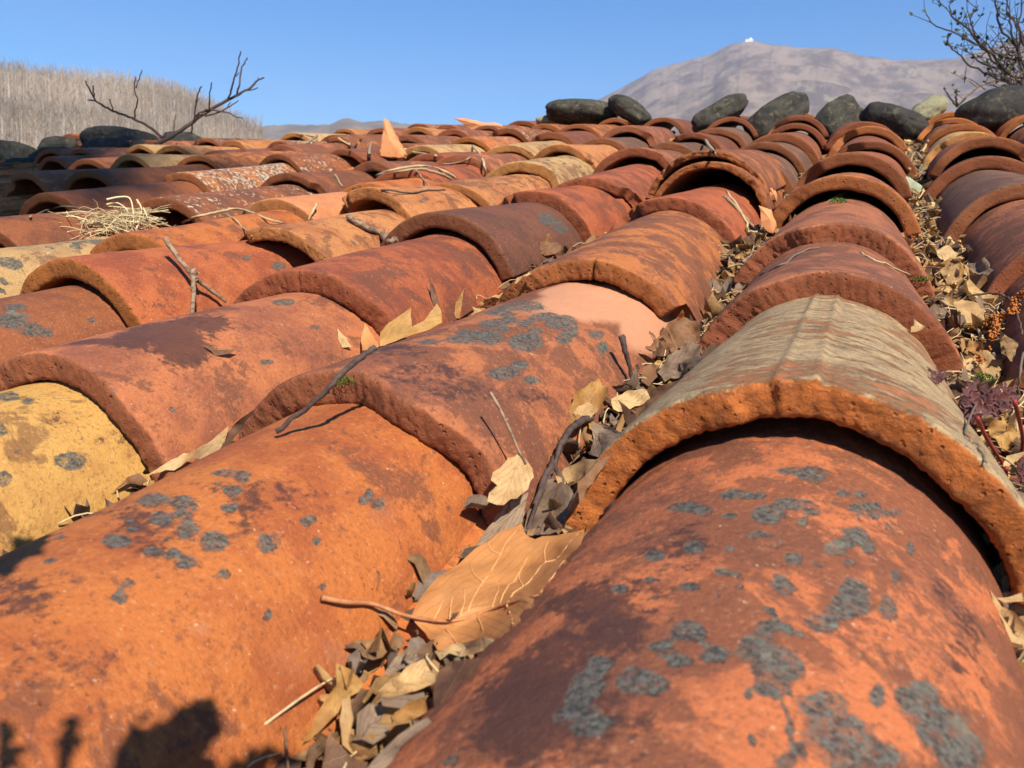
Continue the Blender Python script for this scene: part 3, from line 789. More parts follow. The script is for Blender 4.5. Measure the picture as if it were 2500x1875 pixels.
# ------------------------------------------------------------------ litter in the gutters
def xval(c, y):
    """middle of the gutter between rows c and c + 1 of the roof"""
    def xc(k):
        r = TILES[k]
        if y <= r[0][1]: return r[0][0]
        for a, b in zip(r, r[1:]):
            if a[1] <= y <= b[1]:
                return a[0] + (b[0] - a[0]) * (y - a[1]) / max(1e-6, b[1] - a[1])
        return r[-1][0]
    return 0.5 * (xc(c) + xc(c + 1))


def zbed(c, y):
    b = {0: -0.005, 1: 0.003 if y < 1.25 else -0.006, 2: -0.004, 3: -0.006}.get(c, -0.010)
    return b + 0.007 * n1(c * 5.1, y * 9)


TONES = [(0.40, 0.23, 0.095), (0.56, 0.36, 0.155), (0.26, 0.145, 0.068), (0.17, 0.095, 0.052), (0.10, 0.060, 0.040), (0.33, 0.18, 0.075), (0.20, 0.145, 0.11), (0.62, 0.43, 0.21)]
LV, LF, LT = [], [], []
for c, ya, yb, dens in ((0, 0.10, 3.2, 1.0), (1, 0.10, 2.4, 1.0), (2, 0.15, 2.4, .35), (3, 0.3, 2.6, .2), (4, 0.5, 2.8, .15), (5, .7, 2.9, .15)):
    st = 0.008
    m = int((yb - ya) / st)
    b = len(LV)
    for i in range(m + 1):
        y = ya + i * st
        for j in range(9):
            u = (j - 4) / 4
            x = xval(c, y) + u * 0.066
            z = zbed(c, y) + 0.006 * n1(x * 60, y * 60, c) + 0.003 * n1(x * 190, y * 190, c) + 0.010 * u * u - 0.010
            LV.append((x, y, z))
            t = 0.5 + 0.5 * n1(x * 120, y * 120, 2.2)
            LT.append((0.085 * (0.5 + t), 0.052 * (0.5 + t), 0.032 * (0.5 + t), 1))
    for i in range(m):
        for j in range(8):
            LF.append((b + i * 9 + j, b + i * 9 + j + 1, b + (i + 1) * 9 + j + 1, b + (i + 1) * 9 + j))
    nfr = int(dens * (yb - ya) * 900)
    for k in range(nfr):                                   # crumbled leaf scraps
        y = ya + (yb - ya) * rnd.random() ** 1.35
        u = rnd.gauss(0, 0.5)
        if abs(u) > 1.05: continue
        if c == 1 and y < 0.46 and rnd.random() < (0.70 if .24 < y < .44 else 0): continue
        x = xval(c, y) + u * 0.056
        s = rnd.uniform(0.0025, 0.0085) * (1 if rnd.random() < .8 else 1.6)
        z = zbed(c, y) + 0.010 * u * u + rnd.uniform(-0.003, 0.007)
        M = Matrix.Translation((x, y, z)) @ Matrix.Rotation(rnd.uniform(0, 6.3), 3, 'Z').to_4x4() @ Matrix.Rotation(rnd.gauss(0, .6), 3, 'X').to_4x4() @ Matrix.Rotation(rnd.gauss(0, .6), 3, 'Y').to_4x4()
        b = len(LV); cu = rnd.uniform(-2.2, 2.2); cv = rnd.uniform(-1.6, 1.6); tone = rnd.choice(TONES if c == 0 else TONES[:1] + TONES[2:7]); w = rnd.uniform(.45, .9)
        for i in range(4):
            for j in range(3):
                a = (i / 3 - .5) * 2; q = (j - 1)
                taper = (1 - 0.65 * abs(a) ** 1.6)
                LV.append(M @ Vector((q * s * w * taper + rnd.uniform(-.12, .12) * s, a * s * 1.25, s * (cu * q * q * .5 + cv * a * a * .5) + rnd.uniform(-.1, .1) * s)))
                f = rnd.uniform(.8, 1.1); LT.append((tone[0] * f, tone[1] * f, tone[2] * f, 1))
        for i in range(3):
            for j in range(2):
                LF.append((b + i * 3 + j, b + i * 3 + j + 1, b + (i + 1) * 3 + j + 1, b + (i + 1) * 3 + j))
    for k in range(int(nfr * .22)):                        # straw bits and stalks
        y = rnd.uniform(ya, yb); u = rnd.gauss(0, .5)
        if c == 1 and .24 < y < .44: continue
        if abs(u) > 1.0: continue
        p = Vector((xval(c, y) + u * .05, y, zbed(c, y) + .005 + .010 * u * u))
        an = rnd.gauss(math.pi / 2, .6); ln = rnd.uniform(.012, .050)
        d = Vector((math.cos(an), math.sin(an), rnd.gauss(0, .22))) * ln
        pts = [p - d * .5, p + Vector((rnd.gauss(0, .006), rnd.gauss(0, .004), rnd.uniform(0, .008))), p + d * .5]
        n0 = len(LV)
        tube(smooth_path(pts, 3), .0006, .0004, 4, LV, LF)
        tone = rnd.choice([(0.62, 0.47, 0.26), (0.50, 0.36, 0.19), (0.24, 0.15, 0.09)])
        LT.extend([(*tone, 1)] * (len(LV) - n0))
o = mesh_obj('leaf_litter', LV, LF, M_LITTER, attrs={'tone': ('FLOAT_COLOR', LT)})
tag(o, 'crumbled dry leaves and grit lying in the gutters between tile rows', 'leaf litter', kind='stuff')
lb = len(BVH_V)
nbed = [i for i, f in enumerate(LF)]
BVH_V.extend([tuple(v) for v in LV])
BVH_F.extend([tuple(lb + k for k in f) for f in LF if len(f) == 4])
BVH = BVHTree.FromPolygons(BVH_V, BVH_F)

# ------------------------------------------------------------------ leaves
from mathutils.geometry import delaunay_2d_cdt


def blade(poly3, Q, N, axis, mat, name, parent=None, curl=0.0, wave=0.0015, cell=0.0035, seed=0.0, fold=0.0, serr=0.0006, cup=0.0, mid=False, drape=.0022):
    """leaf blade filling an outline; the sheet is curled about its length and waved"""
    N = N.normalized()
    X = (axis - N * axis.dot(N)).normalized()
    Y = N.cross(X)
    P2 = []
    n = len(poly3)
    for i in range(n):
        a, b = poly3[i], poly3[(i + 1) % n]
        L = (b - a).length
        m = max(1, int(L / cell))
        for k in range(m):
            p = a.lerp(b, k / m)
            if k: p = p + (X * rnd.uniform(-1, 1) + Y * rnd.uniform(-1, 1)) * serr
            d = p - Q
            P2.append(Vector((d.dot(X), d.dot(Y))))
    nb = len(P2)
    x0 = min(p.x for p in P2); x1 = max(p.x for p in P2); y0 = min(p.y for p in P2); y1 = max(p.y for p in P2)
    lx = max(1e-4, x1 - x0); ly = max(1e-4, (y1 - y0) / 2); ym = (y0 + y1) / 2
    if mid: ym = (poly3[-1] - Q).dot(Y)
    pts = list(P2)
    gx = x0
    while gx < x1:
        gy = y0
        while gy < y1:
            pts.append(Vector((gx + rnd.uniform(-.2, .2) * cell, gy + rnd.uniform(-.2, .2) * cell)))
            gy += cell
        gx += cell
    vs, es, fs, *_ = delaunay_2d_cdt(pts, [(i, (i + 1) % nb) for i in range(nb)], [list(range(nb))], 1, 1e-7)
    global LEAF_H
    def LEAF_H(p):
        d = p - Q
        v = (d.dot(Y) - ym) / ly; u = (d.dot(X) - x0) / lx
        return N * (curl * v * v * ly + fold * abs(v) * ly + cup * (2 * u - 1) ** 2 * lx * .5 + wave * (n1(u * 3 + seed, v * 2, seed) * 2 + n1(u * 8 + seed, v * 5, seed + 4) * .8))
    used = sorted({i for f in fs for i in f})
    mp = {o_: i for i, o_ in enumerate(used)}
    V, A = [], []
    r_ = rnd.random()
    for i in used:
        p = vs[i]
        u = (p.x - x0) / lx; v = (p.y - ym) / ly
        h = curl * v * v * ly + fold * abs(v) * ly + cup * (2 * u - 1) ** 2 * lx * .5
        h += wave * (n1(u * 3 + seed, v * 2, seed) * 2 + n1(u * 8 + seed, v * 5, seed + 4) * .8)
        V.append(Q + X * p.x + Y * p.y + N * h)
        A.append((u, v, r_))
    F = [tuple(mp[i] for i in f) for f in fs]
    if drape:
        nb_ = [set() for _ in V]
        for f in F:
            for i in f: nb_[i].update(f)
        need = []
        for v in V:
            d = v - CAMP; L = d.length
            loc, nn, ii, dist = BVH.ray_cast(CAMP, d / L)
            need.append(0.0 if loc is None else min(.06, max(0.0, L - dist + drape)))
        cur = need[:]
        for it in range(14):
            cur = [max(need[i], .92 * sum(cur[j] for j in nb_[i]) / max(1, len(nb_[i]))) for i in range(len(V))]
        for it in range(2):
            cur = [sum(cur[j] for j in nb_[i]) / max(1, len(nb_[i])) for i in range(len(V))]
        base_h = LEAF_H
        kd = [(V[i].copy(), cur[i]) for i in range(len(V))]
        V = [v + (CAMP - v).normalized() * c_ for v, c_ in zip(V, cur)]
        def LEAF_H(p):
            q = p + base_h(p)
            b_ = min(kd, key=lambda t: (t[0] - q).length_squared)
            return base_h(p) + (CAMP - q).normalized() * b_[1]
    return mesh_obj(name, V, F, mat, parent=parent, attrs={'lf': ('FLOAT_VECTOR', A)}, centre=Q if parent is None else None)


def poly_leaf(crop, pts, mat, label, up=0.55, tow=0.7, lift=0.006, axis=None, stalk=None, stalk_mat=None, side=(0, 0, 0), anchors3=None, veins=(), group=None, stalk_r=(.0011, .0005), anchor=None, **kw):
    """a leaf whose outline was read off the photograph, standing on the tile or litter below it"""
    x0, y0, w = crop
    if crop == (900, 500, 1000) and lift > .004: lift += .006
    k = w / 2212.0
    pp = [(x0 + a * k, y0 + b * k) for a, b in pts]
    cx = sum(p[0] for p in pp) / len(pp); cy = sum(p[1] for p in pp) / len(pp)
    ax_, ay_ = (x0 + anchor[0] * k, y0 + anchor[1] * k) if anchor else (cx, cy)
    Q, nor = hit(ax_, ay_, lift)
    if Q is None: return None
    d = ray(cx, cy).normalized()
    N = (-d * tow + Vector((0, 0, 1)) * up + Vector(side) + nor * 0.15).normalized()
    if anchors3:
        q3 = [hit(x0 + a * k, y0 + b * k)[0] + Vector((0, 0, l_)) for a, b, l_ in anchors3]
        N = (q3[1] - q3[0]).cross(q3[2] - q3[0]).normalized()
        if N.dot(d) > 0: N = -N
        Q = q3[0]
    def onp(px, py):
        r_ = ray(px, py)
        return CAMP + r_ * ((Q - CAMP).dot(N) / r_.dot(N))
    P3 = [onp(*p) for p in pp]
    a0, a1 = (pp[0], pp[len(pp) // 2]) if axis is None else [(x0 + a * k, y0 + b * k) for a, b in axis]
    AX = onp(*a1) - onp(*a0)
    mt = LEAFM[mat]
    if stalk:
        root = empty('fallen_leaf', Q)
        blade(P3, Q, N, AX, mt, 'blade', parent=root, **kw)
        sp = [onp(x0 + a * k, y0 + b * k) for a, b, c_ in stalk]
        sp = [p + (LEAF_H(p) if c_ < .0022 else Vector()) + N * (0.0010 + c_) for p, (a, b, c_) in zip(sp, stalk)]
        if anchors3:
            for i_, (a, b, c_) in enumerate(stalk):
                if c_ > .0025: sp[i_] = hit(x0 + a * k, y0 + b * k)[0] + Vector((0, 0, c_ + .002 * i_))
        sv, sf = tube(smooth_path(sp, 5), stalk_r[0], stalk_r[1], 6)
        mesh_obj('stalk', sv, sf, stalk_mat or M_TWIG, parent=root)
        if veins:
            sv, sf = [], []
            for vl in veins:
                q_ = [onp(x0 + a * k, y0 + b * k) for a, b in vl]
                q_ = [p + LEAF_H(p) + N * .00035 for p in smooth_path(q_, 4)]
                tube(q_, .00034, .00016, 5, sv, sf)
            mesh_obj('veins', sv, sf, M_VEIN, parent=root)
    else:
        root = blade(P3, Q, N, AX, mt, 'fallen_leaf', **kw)
    return tag(root, label, 'leaf', group)


CE = (900, 500, 1000); CF = (1500, 500, 1000); CD = (0, 500, 1000); CA = (0, 80, 900); CB = (800, 180, 900); CC = (1600, 0, 900)
C13 = (1900, 180, 600); C14 = (500, 230, 800); C12 = (1200, 180, 700)
poly_leaf(C1c, [(670, 835), (700, 790), (760, 670), (860, 570), (960, 500), (1010, 470), (1110, 410), (1190, 365), (1265, 322), (1290, 380), (1340, 412), (1420, 390), (1500, 365), (1600, 318), (1603, 400), (1595, 480), (1520, 570), (1440, 660), (1370, 740), (1280, 850), (1200, 930), (1150, 985), (1040, 1010), (910, 990), (815, 1022), (780, 950), (740, 890), (690, 855)],
          'tan', 'large smooth tan leaf with a long stalk lying across the gutter at the front', lift=.012, axis=((650, 850), (1360, 745)), anchor=(860, 800), anchors3=((700, 850, .012), (1590, 400, .010), (1190, 372, .020)), mid=True,
          stalk=[(195, 785, .004), (330, 830, .004), (480, 850, .003), (660, 850, .0015), (900, 845, .0010), (1130, 810, .0008), (1360, 742, .0006)], stalk_mat=simple_mat('leaf_stalk', (0.46, 0.20, 0.085), (0.33, 0.13, 0.055), 200, .6, .0003), stalk_r=(.0013, .0004), drape=.0065, curl=-0.03, cup=-.05, wave=.0024, seed=2.0, cell=.003, serr=.0002,
          veins=[[(980, 820), (1060, 640), (1150, 480), (1255, 355)], [(1190, 800), (1280, 690), (1400, 560), (1500, 460), (1585, 345)], [(1150, 800), (1200, 680), (1240, 590), (1300, 490)], [(1110, 805), (1140, 720), (1145, 660)], [(930, 830), (960, 760), (960, 700)], [(870, 840), (885, 770), (900, 740)], [(780, 850), (830, 780), (845, 720)], [(1360, 740), (1440, 640), (1510, 560)], [(850, 870), (890, 930), (920, 985)], [(1030, 845), (1050, 890), (1065, 945)], [(1200, 815), (1215, 850), (1222, 890)], [(1060, 640), (1010, 600), (985, 530)], [(1150, 480), (1100, 460), (1085, 430)], [(1280, 690), (1250, 600), (1270, 520)], [(1400, 560), (1390, 480), (1410, 420)]])
poly_leaf(CE, [(810, 1335), (735, 1400), (670, 1450), (660, 1490), (695, 1515), (650, 1560), (640, 1600), (690, 1625), (730, 1620), (800, 1590), (860, 1540), (890, 1480), (885, 1420), (850, 1370)], 'pale',
          'pale cream leaf with a thin upright stalk, above the large tan leaf', lift=.012, stalk=[(650, 1085, .012), (700, 1160, .010), (760, 1260, .006), (810, 1340, .001), (850, 1400, .0005)], curl=.18, seed=3, stalk_r=(.0009, .0007), serr=.001)
poly_leaf(C1c, [(1440, 85), (1370, 150), (1300, 260), (1280, 370), (1340, 412), (1420, 395), (1490, 360), (1565, 220), (1530, 150)], 'grey', 'ash grey curled leaf with torn holes behind the large tan leaf', lift=.008, curl=-.30, wave=.003, seed=4, axis=((1450, 90), (1320, 400)),
          stalk=[(1480, -60, .006), (1440, 60, .003), (1360, 220, .002), (1300, 370, .001)], stalk_mat=M_TWIG_DARK, stalk_r=(.0016, .0010))
poly_leaf(C1c, [(1305, 165), (1180, 240), (1080, 360), (1000, 470), (1060, 450), (1180, 400), (1270, 330), (1290, 240)], 'grey', 'ash grey leaf tucked under the pale cream leaf', lift=.003, curl=-.15, seed=5)
poly_leaf(CE, [(1200, 1180), (1280, 1168), (1350, 1210), (1395, 1250), (1380, 1300), (1290, 1362), (1190, 1335), (1215, 1260)], 'grey', 'grey brown leaf with a ridge of veins beside the grey ribbed tile', lift=.010, fold=-.35, wave=.003, seed=6)
poly_leaf(CE, [(1240, 950), (1170, 1000), (1110, 1050), (1080, 1110), (1085, 1195), (1150, 1160), (1240, 1120), (1285, 1050), (1290, 990)], 'gold', 'rolled tan leaf with a curled tip against the salmon pink tile', lift=.010, curl=.55, wave=.004, seed=7)
poly_leaf(CE, [(1130, 1090), (1185, 1075), (1240, 1110), (1200, 1150), (1130, 1175), (1105, 1130)], 'pale', 'small pale leaf scrap inside the rolled tan leaf', lift=.012, curl=.2, seed=8, group='leaf scraps above the tan leaf')
poly_leaf(CE, [(1310, 1050), (1400, 1005), (1500, 1010), (1520, 1050), (1440, 1090), (1380, 1120), (1320, 1100)], 'pale', 'creased pale leaf left of the brown pointed leaf', lift=.012, curl=.25, wave=.004, seed=9)
poly_leaf(CE, [(1350, 1150), (1420, 1085), (1500, 1015), (1590, 970), (1700, 935), (1650, 1010), (1580, 1080), (1500, 1135), (1430, 1160)], 'brown', 'brown pointed leaf leaning on the left flank of the grey ribbed tile', lift=.014, curl=.12, seed=10, up=.6)
poly_leaf(CE, [(1345, 1055), (1385, 1095), (1440, 1140), (1475, 1195), (1440, 1275), (1400, 1215), (1375, 1130)], 'brown', 'dark brown folded leaf standing on edge among the litter', lift=.014, fold=.5, seed=11)
poly_leaf(CE, [(1010, 1480), (1080, 1410), (1180, 1370), (1270, 1365), (1230, 1430), (1130, 1500), (1050, 1540)], 'pale', 'pale crumpled leaf under the grey brown veined leaf', lift=.008, wave=.004, seed=12)
poly_leaf(CE, [(1130, 1500), (1200, 1440), (1300, 1350), (1320, 1330), (1260, 1430), (1180, 1540), (1140, 1620)], 'brown', 'narrow brown leaf wedged along the orange broken end', lift=.010, fold=.3, seed=13)
poly_leaf(CE, [(1620, 640), (1700, 612), (1790, 650), (1790, 740), (1720, 830), (1620, 800), (1490, 800), (1560, 710)], 'brown', 'dark crumpled leaf beside the broken corner of the rusty orange tile', lift=.012, wave=.006, curl=.2, seed=14)
poly_leaf(CE, [(1560, 905), (1620, 820), (1700, 765), (1790, 755), (1795, 850), (1710, 930), (1600, 960)], 'grey', 'grey brown leaf with curled rim below the dark crumpled leaf', lift=.012, wave=.005, curl=.2, seed=15)
poly_leaf(CE, [(1480, 880), (1540, 860), (1560, 930), (1510, 990), (1470, 960)], 'brown', 'small brown leaf standing left of the grey brown curled leaf', lift=.010, curl=.3, seed=16)
poly_leaf(CE, [(60, 765), (65, 690), (110, 640), (170, 600), (232, 558), (228, 600), (235, 662), (300, 625), (350, 560), (370, 530), (392, 570), (398, 640), (330, 675), (240, 700), (130, 745)], 'gold', 'golden lobed oak leaf caught above the salmon pink lichen tile', lift=.016, up=.3, tow=.9, curl=.22, wave=.002, seed=17, axis=((60, 765), (390, 560)), anchor=(140, 730), serr=.0003)
poly_leaf(CE, [(320, 378), (345, 430), (372, 500), (380, 560), (350, 545), (335, 480)], 'brown', 'brown leaf point standing upright behind the golden oak leaf', lift=.010, up=.1, fold=.4, seed=18)
poly_leaf(CE, [(518, 440), (505, 520), (490, 615), (462, 612), (470, 530), (500, 480)], 'gold', 'narrow golden leaf point right of the golden oak leaf', lift=.006, up=.1, fold=.4, seed=19)
poly_leaf(CD, [(1970, 640), (2015, 710), (2045, 770), (2000, 800), (1955, 790), (1950, 720)], 'tan', 'small pinkish tan leaf at the top of the long dark stick', lift=.006, up=.2, fold=.3, seed=20)
poly_leaf(CD, [(1405, 1080), (1340, 1130), (1270, 1180), (1215, 1250), (1180, 1335), (1205, 1342), (1265, 1260), (1330, 1190)], 'brown', 'curled brown leaf edge between the two salmon pink tiles', lift=.008, up=.3, fold=.5, seed=21)
poly_leaf(CD, [(1235, 1195), (1150, 1270), (1020, 1340), (900, 1395), (780, 1475), (860, 1450), (1010, 1400), (1195, 1335)], 'pale', 'long pale torn leaf lying in the gutter below the stained salmon tile', lift=.006, wave=.003, seed=22)
poly_leaf(CD, [(750, 1450), (800, 1490), (760, 1510), (700, 1500), (600, 1560), (690, 1480)], 'brown', 'small reddish leaf scrap beside the mustard yellow tile', lift=.004, wave=.003, seed=23)
poly_leaf(C1c, [(270, 1100), (340, 1120), (415, 1205), (390, 1270), (310, 1300), (240, 1400), (180, 1450), (90, 1532), (150, 1400), (210, 1290), (270, 1210)], 'gold', 'spotted brown lobed leaf lying below the big leaf on the orange tile', lift=.008, curl=.25, wave=.003, seed=24)
poly_leaf(C1c, [(300, 1290), (340, 1280), (360, 1400), (330, 1520), (365, 1590), (300, 1540), (285, 1400)], 'pale', 'rolled pale leaf strip beside the spotted brown leaf', lift=.010, fold=.5, seed=25)
poly_leaf(C1c, [(490, 1250), (560, 1190), (650, 1110), (740, 1090), (800, 1140), (795, 1230), (700, 1255), (560, 1270)], 'pale', 'crumpled pale leaf on top of the litter below the big leaf', lift=.016, wave=.006, curl=.2, seed=26)
poly_leaf(C1c, [(530, 1150), (600, 1040), (700, 1040), (720, 1090), (620, 1130), (540, 1190)], 'grey', 'grey curled leaf at the upper edge of the litter pile under the big leaf', lift=.012, curl=.35, wave=.004, seed=27)
poly_leaf(C1c, [(340, 1510), (390, 1400), (450, 1330), (540, 1340), (580, 1420), (540, 1500), (470, 1545)], 'grey', 'pale grey leaf curled like a cup in the litter pile', lift=.014, curl=.5, wave=.004, seed=28)
poly_leaf(C1c, [(580, 1380), (650, 1320), (745, 1290), (765, 1360), (690, 1410), (600, 1420)], 'gold', 'small golden leaf with a curled rim in the litter pile', lift=.014, curl=.3, wave=.004, seed=29)
poly_leaf(C1c, [(500, 1275), (620, 1262), (740, 1250), (755, 1290), (620, 1335), (520, 1330)], 'grey', 'dark grey leaf under the crumpled pale leaf', lift=.006, curl=.2, seed=30)
poly_leaf(C1c, [(800, 1385), (790, 1250), (815, 1150), (880, 1085), (980, 1070), (1072, 1060), (1050, 1120), (940, 1230)], 'brown', 'plain brown leaf against the lichen spotted tile below the big leaf', lift=.006, curl=.1, seed=31)
poly_leaf(C1c, [(800, 1030), (900, 995), (1000, 990), (1060, 960), (1140, 960), (1100, 1020), (1000, 1050), (880, 1060), (830, 1090)], 'pale', 'frayed pale leaf scrap at the lower rim of the big leaf', lift=.012, wave=.004, seed=32)
poly_leaf(C1c, [(430, 1659), (500, 1580), (600, 1490), (760, 1380), (785, 1415), (690, 1500), (620, 1565), (540, 1659)], 'grey', 'long mauve grey leaf at the bottom of the litter pile', lift=.008, curl=.15, seed=33)
poly_leaf(C1c, [(190, 1659), (230, 1480), (290, 1540), (350, 1600), (440, 1640), (420, 1700), (250, 1720)], 'brown', 'brown leaf at the lower rim of the picture in the litter pile', lift=.006, curl=.2, seed=34)
for i, (pts, mt, lab) in enumerate([
    ([(1870, 855), (1960, 800), (2020, 790), (2090, 880), (2075, 930), (1980, 950), (1890, 985)], 'pale', 'broad cream leaf with brown blotches beside the grey ribbed tile'),
    ([(1830, 535), (1900, 500), (2000, 555), (1995, 650), (1920, 640), (1860, 600)], 'pale', 'crumpled cream leaf in the right gutter beside the rib of the grey tile'),
    ([(1740, 250), (1800, 225), (1865, 260), (1830, 305), (1750, 290)], 'pale', 'smooth oval pale leaf in the right gutter, farthest of the big ones'),
    ([(1890, 730), (1990, 745), (1985, 820), (1905, 790)], 'gold', 'small golden leaf above the broad cream leaf in the right gutter'),
    ([(2080, 690), (2185, 740), (2165, 850), (2090, 800)], 'pale', 'upright pale leaf beside the orange catkin'),
    ([(1760, 350), (1850, 340), (1880, 400), (1800, 440)], 'pale', 'curled pale leaf below the smooth oval leaf in the right gutter'),
    ([(1620, 620), (1680, 660), (1600, 690)], 'pale', 'tiny pale leaf on the rim of the dusky tile'),
    ([(1900, 330), (2000, 300), (2060, 360), (1960, 400)], 'grey', 'grey leaf under straw in the right gutter'),
    ([(2010, 1180), (2100, 1140), (2180, 1230), (2130, 1320), (2030, 1270)], 'gold', 'tan leaf among the red stems at the right rim'),
]):
    poly_leaf(CF, pts, mt, lab, lift=.010, curl=rnd.uniform(-.3, .5), wave=.004, seed=40 + i)
poly_leaf(C8, [(2020, 705), (2090, 790), (2150, 850), (2205, 900), (2225, 990), (2150, 975), (2090, 880), (2040, 790)], 'pale', 'long curled pale leaf at the right rim beside the lichen spotted tile', lift=.010, curl=.4, wave=.004, seed=60)
poly_leaf(C8, [(2060, 740), (2200, 720), (2212, 760), (2110, 775)], 'pale', 'small pale roll above the long curled leaf at the right rim', lift=.012, curl=.5, seed=61)
poly_leaf(CE, [(790, 430), (870, 355), (880, 372), (800, 395)], 'pale', 'pale leaf scrap below the dark brown tile', lift=.006, seed=62)
poly_leaf(CE, [(560, 550), (615, 565), (570, 590)], 'pale', 'tiny pale scrap in the shadow under the dark red tile', lift=.004, seed=63)
poly_leaf(CE, [(920, 265), (925, 215), (975, 160), (985, 205), (1040, 215), (1045, 260), (990, 270), (950, 280)], 'brown', 'black curled leaf on the flank of the dark brown tile', lift=.010, wave=.004, curl=.3, seed=64)
poly_leaf(CD, [(1820, 670), (1870, 720), (1900, 770), (1850, 770), (1825, 720)], 'pale', 'thin pale leaf scrap flat on the stained salmon tile', lift=.0015, wave=.0006, up=.1, tow=.1, seed=65)
poly_leaf(CD, [(1090, 755), (1180, 790), (1280, 775), (1240, 810), (1160, 815)], 'brown', 'small brown leaf scrap on the dark stain', lift=.003, wave=.002, up=.1, tow=.3, seed=66)

# small curled leaves nobody can tell apart, in the two littered gutters
LEAFPROTO = []
for k in range(5):
    vs, fs, at = [], [], []
    nu, nv = 10, 5
    cu, bend = rnd.uniform(-1.6, 2.4), rnd.uniform(-1.8, 1.8)
    for i in range(nu + 1):
        u = i / nu
        w = max(.02, math.sin(math.pi * u ** .85)) * (.9 + .25 * math.sin(u * 16 + k)) * .42
        for j in range(nv + 1):
            v = j / nv * 2 - 1
            vs.append((v * w + .05 * n1(u * 4, v, k), u - .5, cu * (v * w) ** 2 * 1.6 + bend * (u - .5) ** 2 * .8 + .10 * n1(u * 3, v * 2, k + 9)))
            at.append((u, v, rnd.random()))
    for i in range(nu):
        for j in range(nv):
            fs.append((i * (nv + 1) + j, i * (nv + 1) + j + 1, (i + 1) * (nv + 1) + j + 1, (i + 1) * (nv + 1) + j))
    LEAFPROTO.append((vs, fs, at))
LMESH = {}
for nm in ('pale', 'grey', 'brown', 'gold'):
    for k, (vs, fs, at) in enumerate(LEAFPROTO):
        me = bpy.data.meshes.new('fallen_leaf')
        me.from_pydata(vs, [], fs); me.polygons.foreach_set('use_smooth', [True] * len(fs))
        a = me.attributes.new('lf', 'FLOAT_VECTOR', 'POINT'); a.data.foreach_set('vector', np.array(at, dtype=np.float32).ravel())
        me.materials.append(LEAFM[nm]); LMESH[nm, k] = me
GUT = {0: ('right', 'right of'), 1: ('left', 'left of')}
for c, ya, yb, n in ((0, .28, 1.9, 84), (1, .46, 1.25, 48), (2, .3, 1.2, 5)):
    for i in range(n):
        y = ya + (yb - ya) * rnd.random() ** 1.3
        pass
        u = rnd.gauss(0, .45)
        u = max(-1, min(1, u))
        s = rnd.uniform(.014, .030)
        nm = rnd.choice(['pale', 'pale', 'grey', 'gold', 'gold'] if c == 0 else ['brown', 'brown', 'grey', 'gold'])
        o = bpy.data.objects.new('fallen_leaf', LMESH[nm, rnd.randrange(5)])
        COL.objects.link(o)
        o.matrix_world = MR @ Matrix.Translation((xval(c, y) + u * .045, y, zbed(c, y) + .012 * u * u + rnd.uniform(.000, .008))) @ Matrix.Rotation(rnd.uniform(0, 6.3), 4, 'Z') @ Matrix.Rotation(rnd.gauss(0, .5), 4, 'X') @ Matrix.Rotation(rnd.gauss(0, .5), 4, 'Y') @ Matrix.Scale(s, 4)
        word = {'pale': 'pale', 'grey': 'grey', 'brown': 'dark brown', 'gold': 'golden brown'}[nm]
        tag(o, 'small %s dry leaf in the gutter %s' % (word, {0: 'right of the grey ribbed tile', 1: 'left of the grey ribbed tile', 2: 'beside the mustard yellow tile'}[c]), 'leaf', 'small dry leaves in the gutters')

# ------------------------------------------------------------------ twigs and stalks
def stick(crop, pts, r0, r1, mat, name, label, cat, lifts=None, sub=5, jit=.0006, branches=(), n=7, attrs=None, group=None, wob=.25):
    x0, y0, w = crop
    k = w / 2212.0
    def P(q):
        px, py = x0 + q[0] * k, y0 + q[1] * k
        lf = q[2] if len(q) > 2 else .003
        p, nor = hit(px, py)
        if p is None: return None
        d = ray(px, py).normalized()
        if len(q) > 3: return CAMP + ray(px, py) * q[3]
        return p - d * lf
    V, F = [], []
    main = [p for p in (P(q) for q in pts) if p]
    if len(main) < 2: return None
    tube(smooth_path(main, sub, jit), r0, r1, n, V, F, wob, rnd.random() * 9)
    for bp, a, b in branches:
        m2 = [p for p in (P(q) for q in bp) if p]
        tube(smooth_path(m2, sub, jit), a, b, n, V, F, wob, rnd.random() * 9)
    at = {'tone': ('FLOAT_COLOR', [(*attrs, 1)] * len(V))} if attrs else None
    return tag(mesh_obj(name, V, F, mat, attrs=at), label, cat, group)


dT = lambda px, py: (hit(px, py)[0] - CAMP).dot(FWD)
d0 = dT(551, 735)
stick(CD, [(892, 180, 0, d0 * .97), (960, 280, 0, d0 * .965), (1040, 380, 0, d0 * .955), (1130, 455, 0, d0 * .972), (1222, 522, 0, d0 * .985)], .0028, .0020, M_TWIG, 'forked_twig', 'pale forked twig propped on the red orange tile', 'twig',
      branches=[([(1040, 380, 0, d0 * .955), (1045, 470, 0, d0 * .93), (1040, 570, 0, d0 * .90), (1040, 640, 0, d0 * .885)], .0026, .0018), ([(1040, 350, 0, d0 * .955), (1050, 385, 0, d0 * .953), (1060, 410, 0, d0 * .955)], .0036, .0030)])
d1 = dT(683, 1060)
stick(CD, [(2025, 770, 0, d1 * 1.02), (1960, 815, 0, d1 * 1.01), (1860, 895, 0, d1 * .99), (1780, 985, 0, d1 * .975), (1640, 1110, 0, d1 * .982), (1490, 1225, 0, d1 * .98)], .0017, .0013, M_TWIG_DARK, 'stick', 'long dark stick leaning on the front of the salmon pink lichen tile', 'stick')
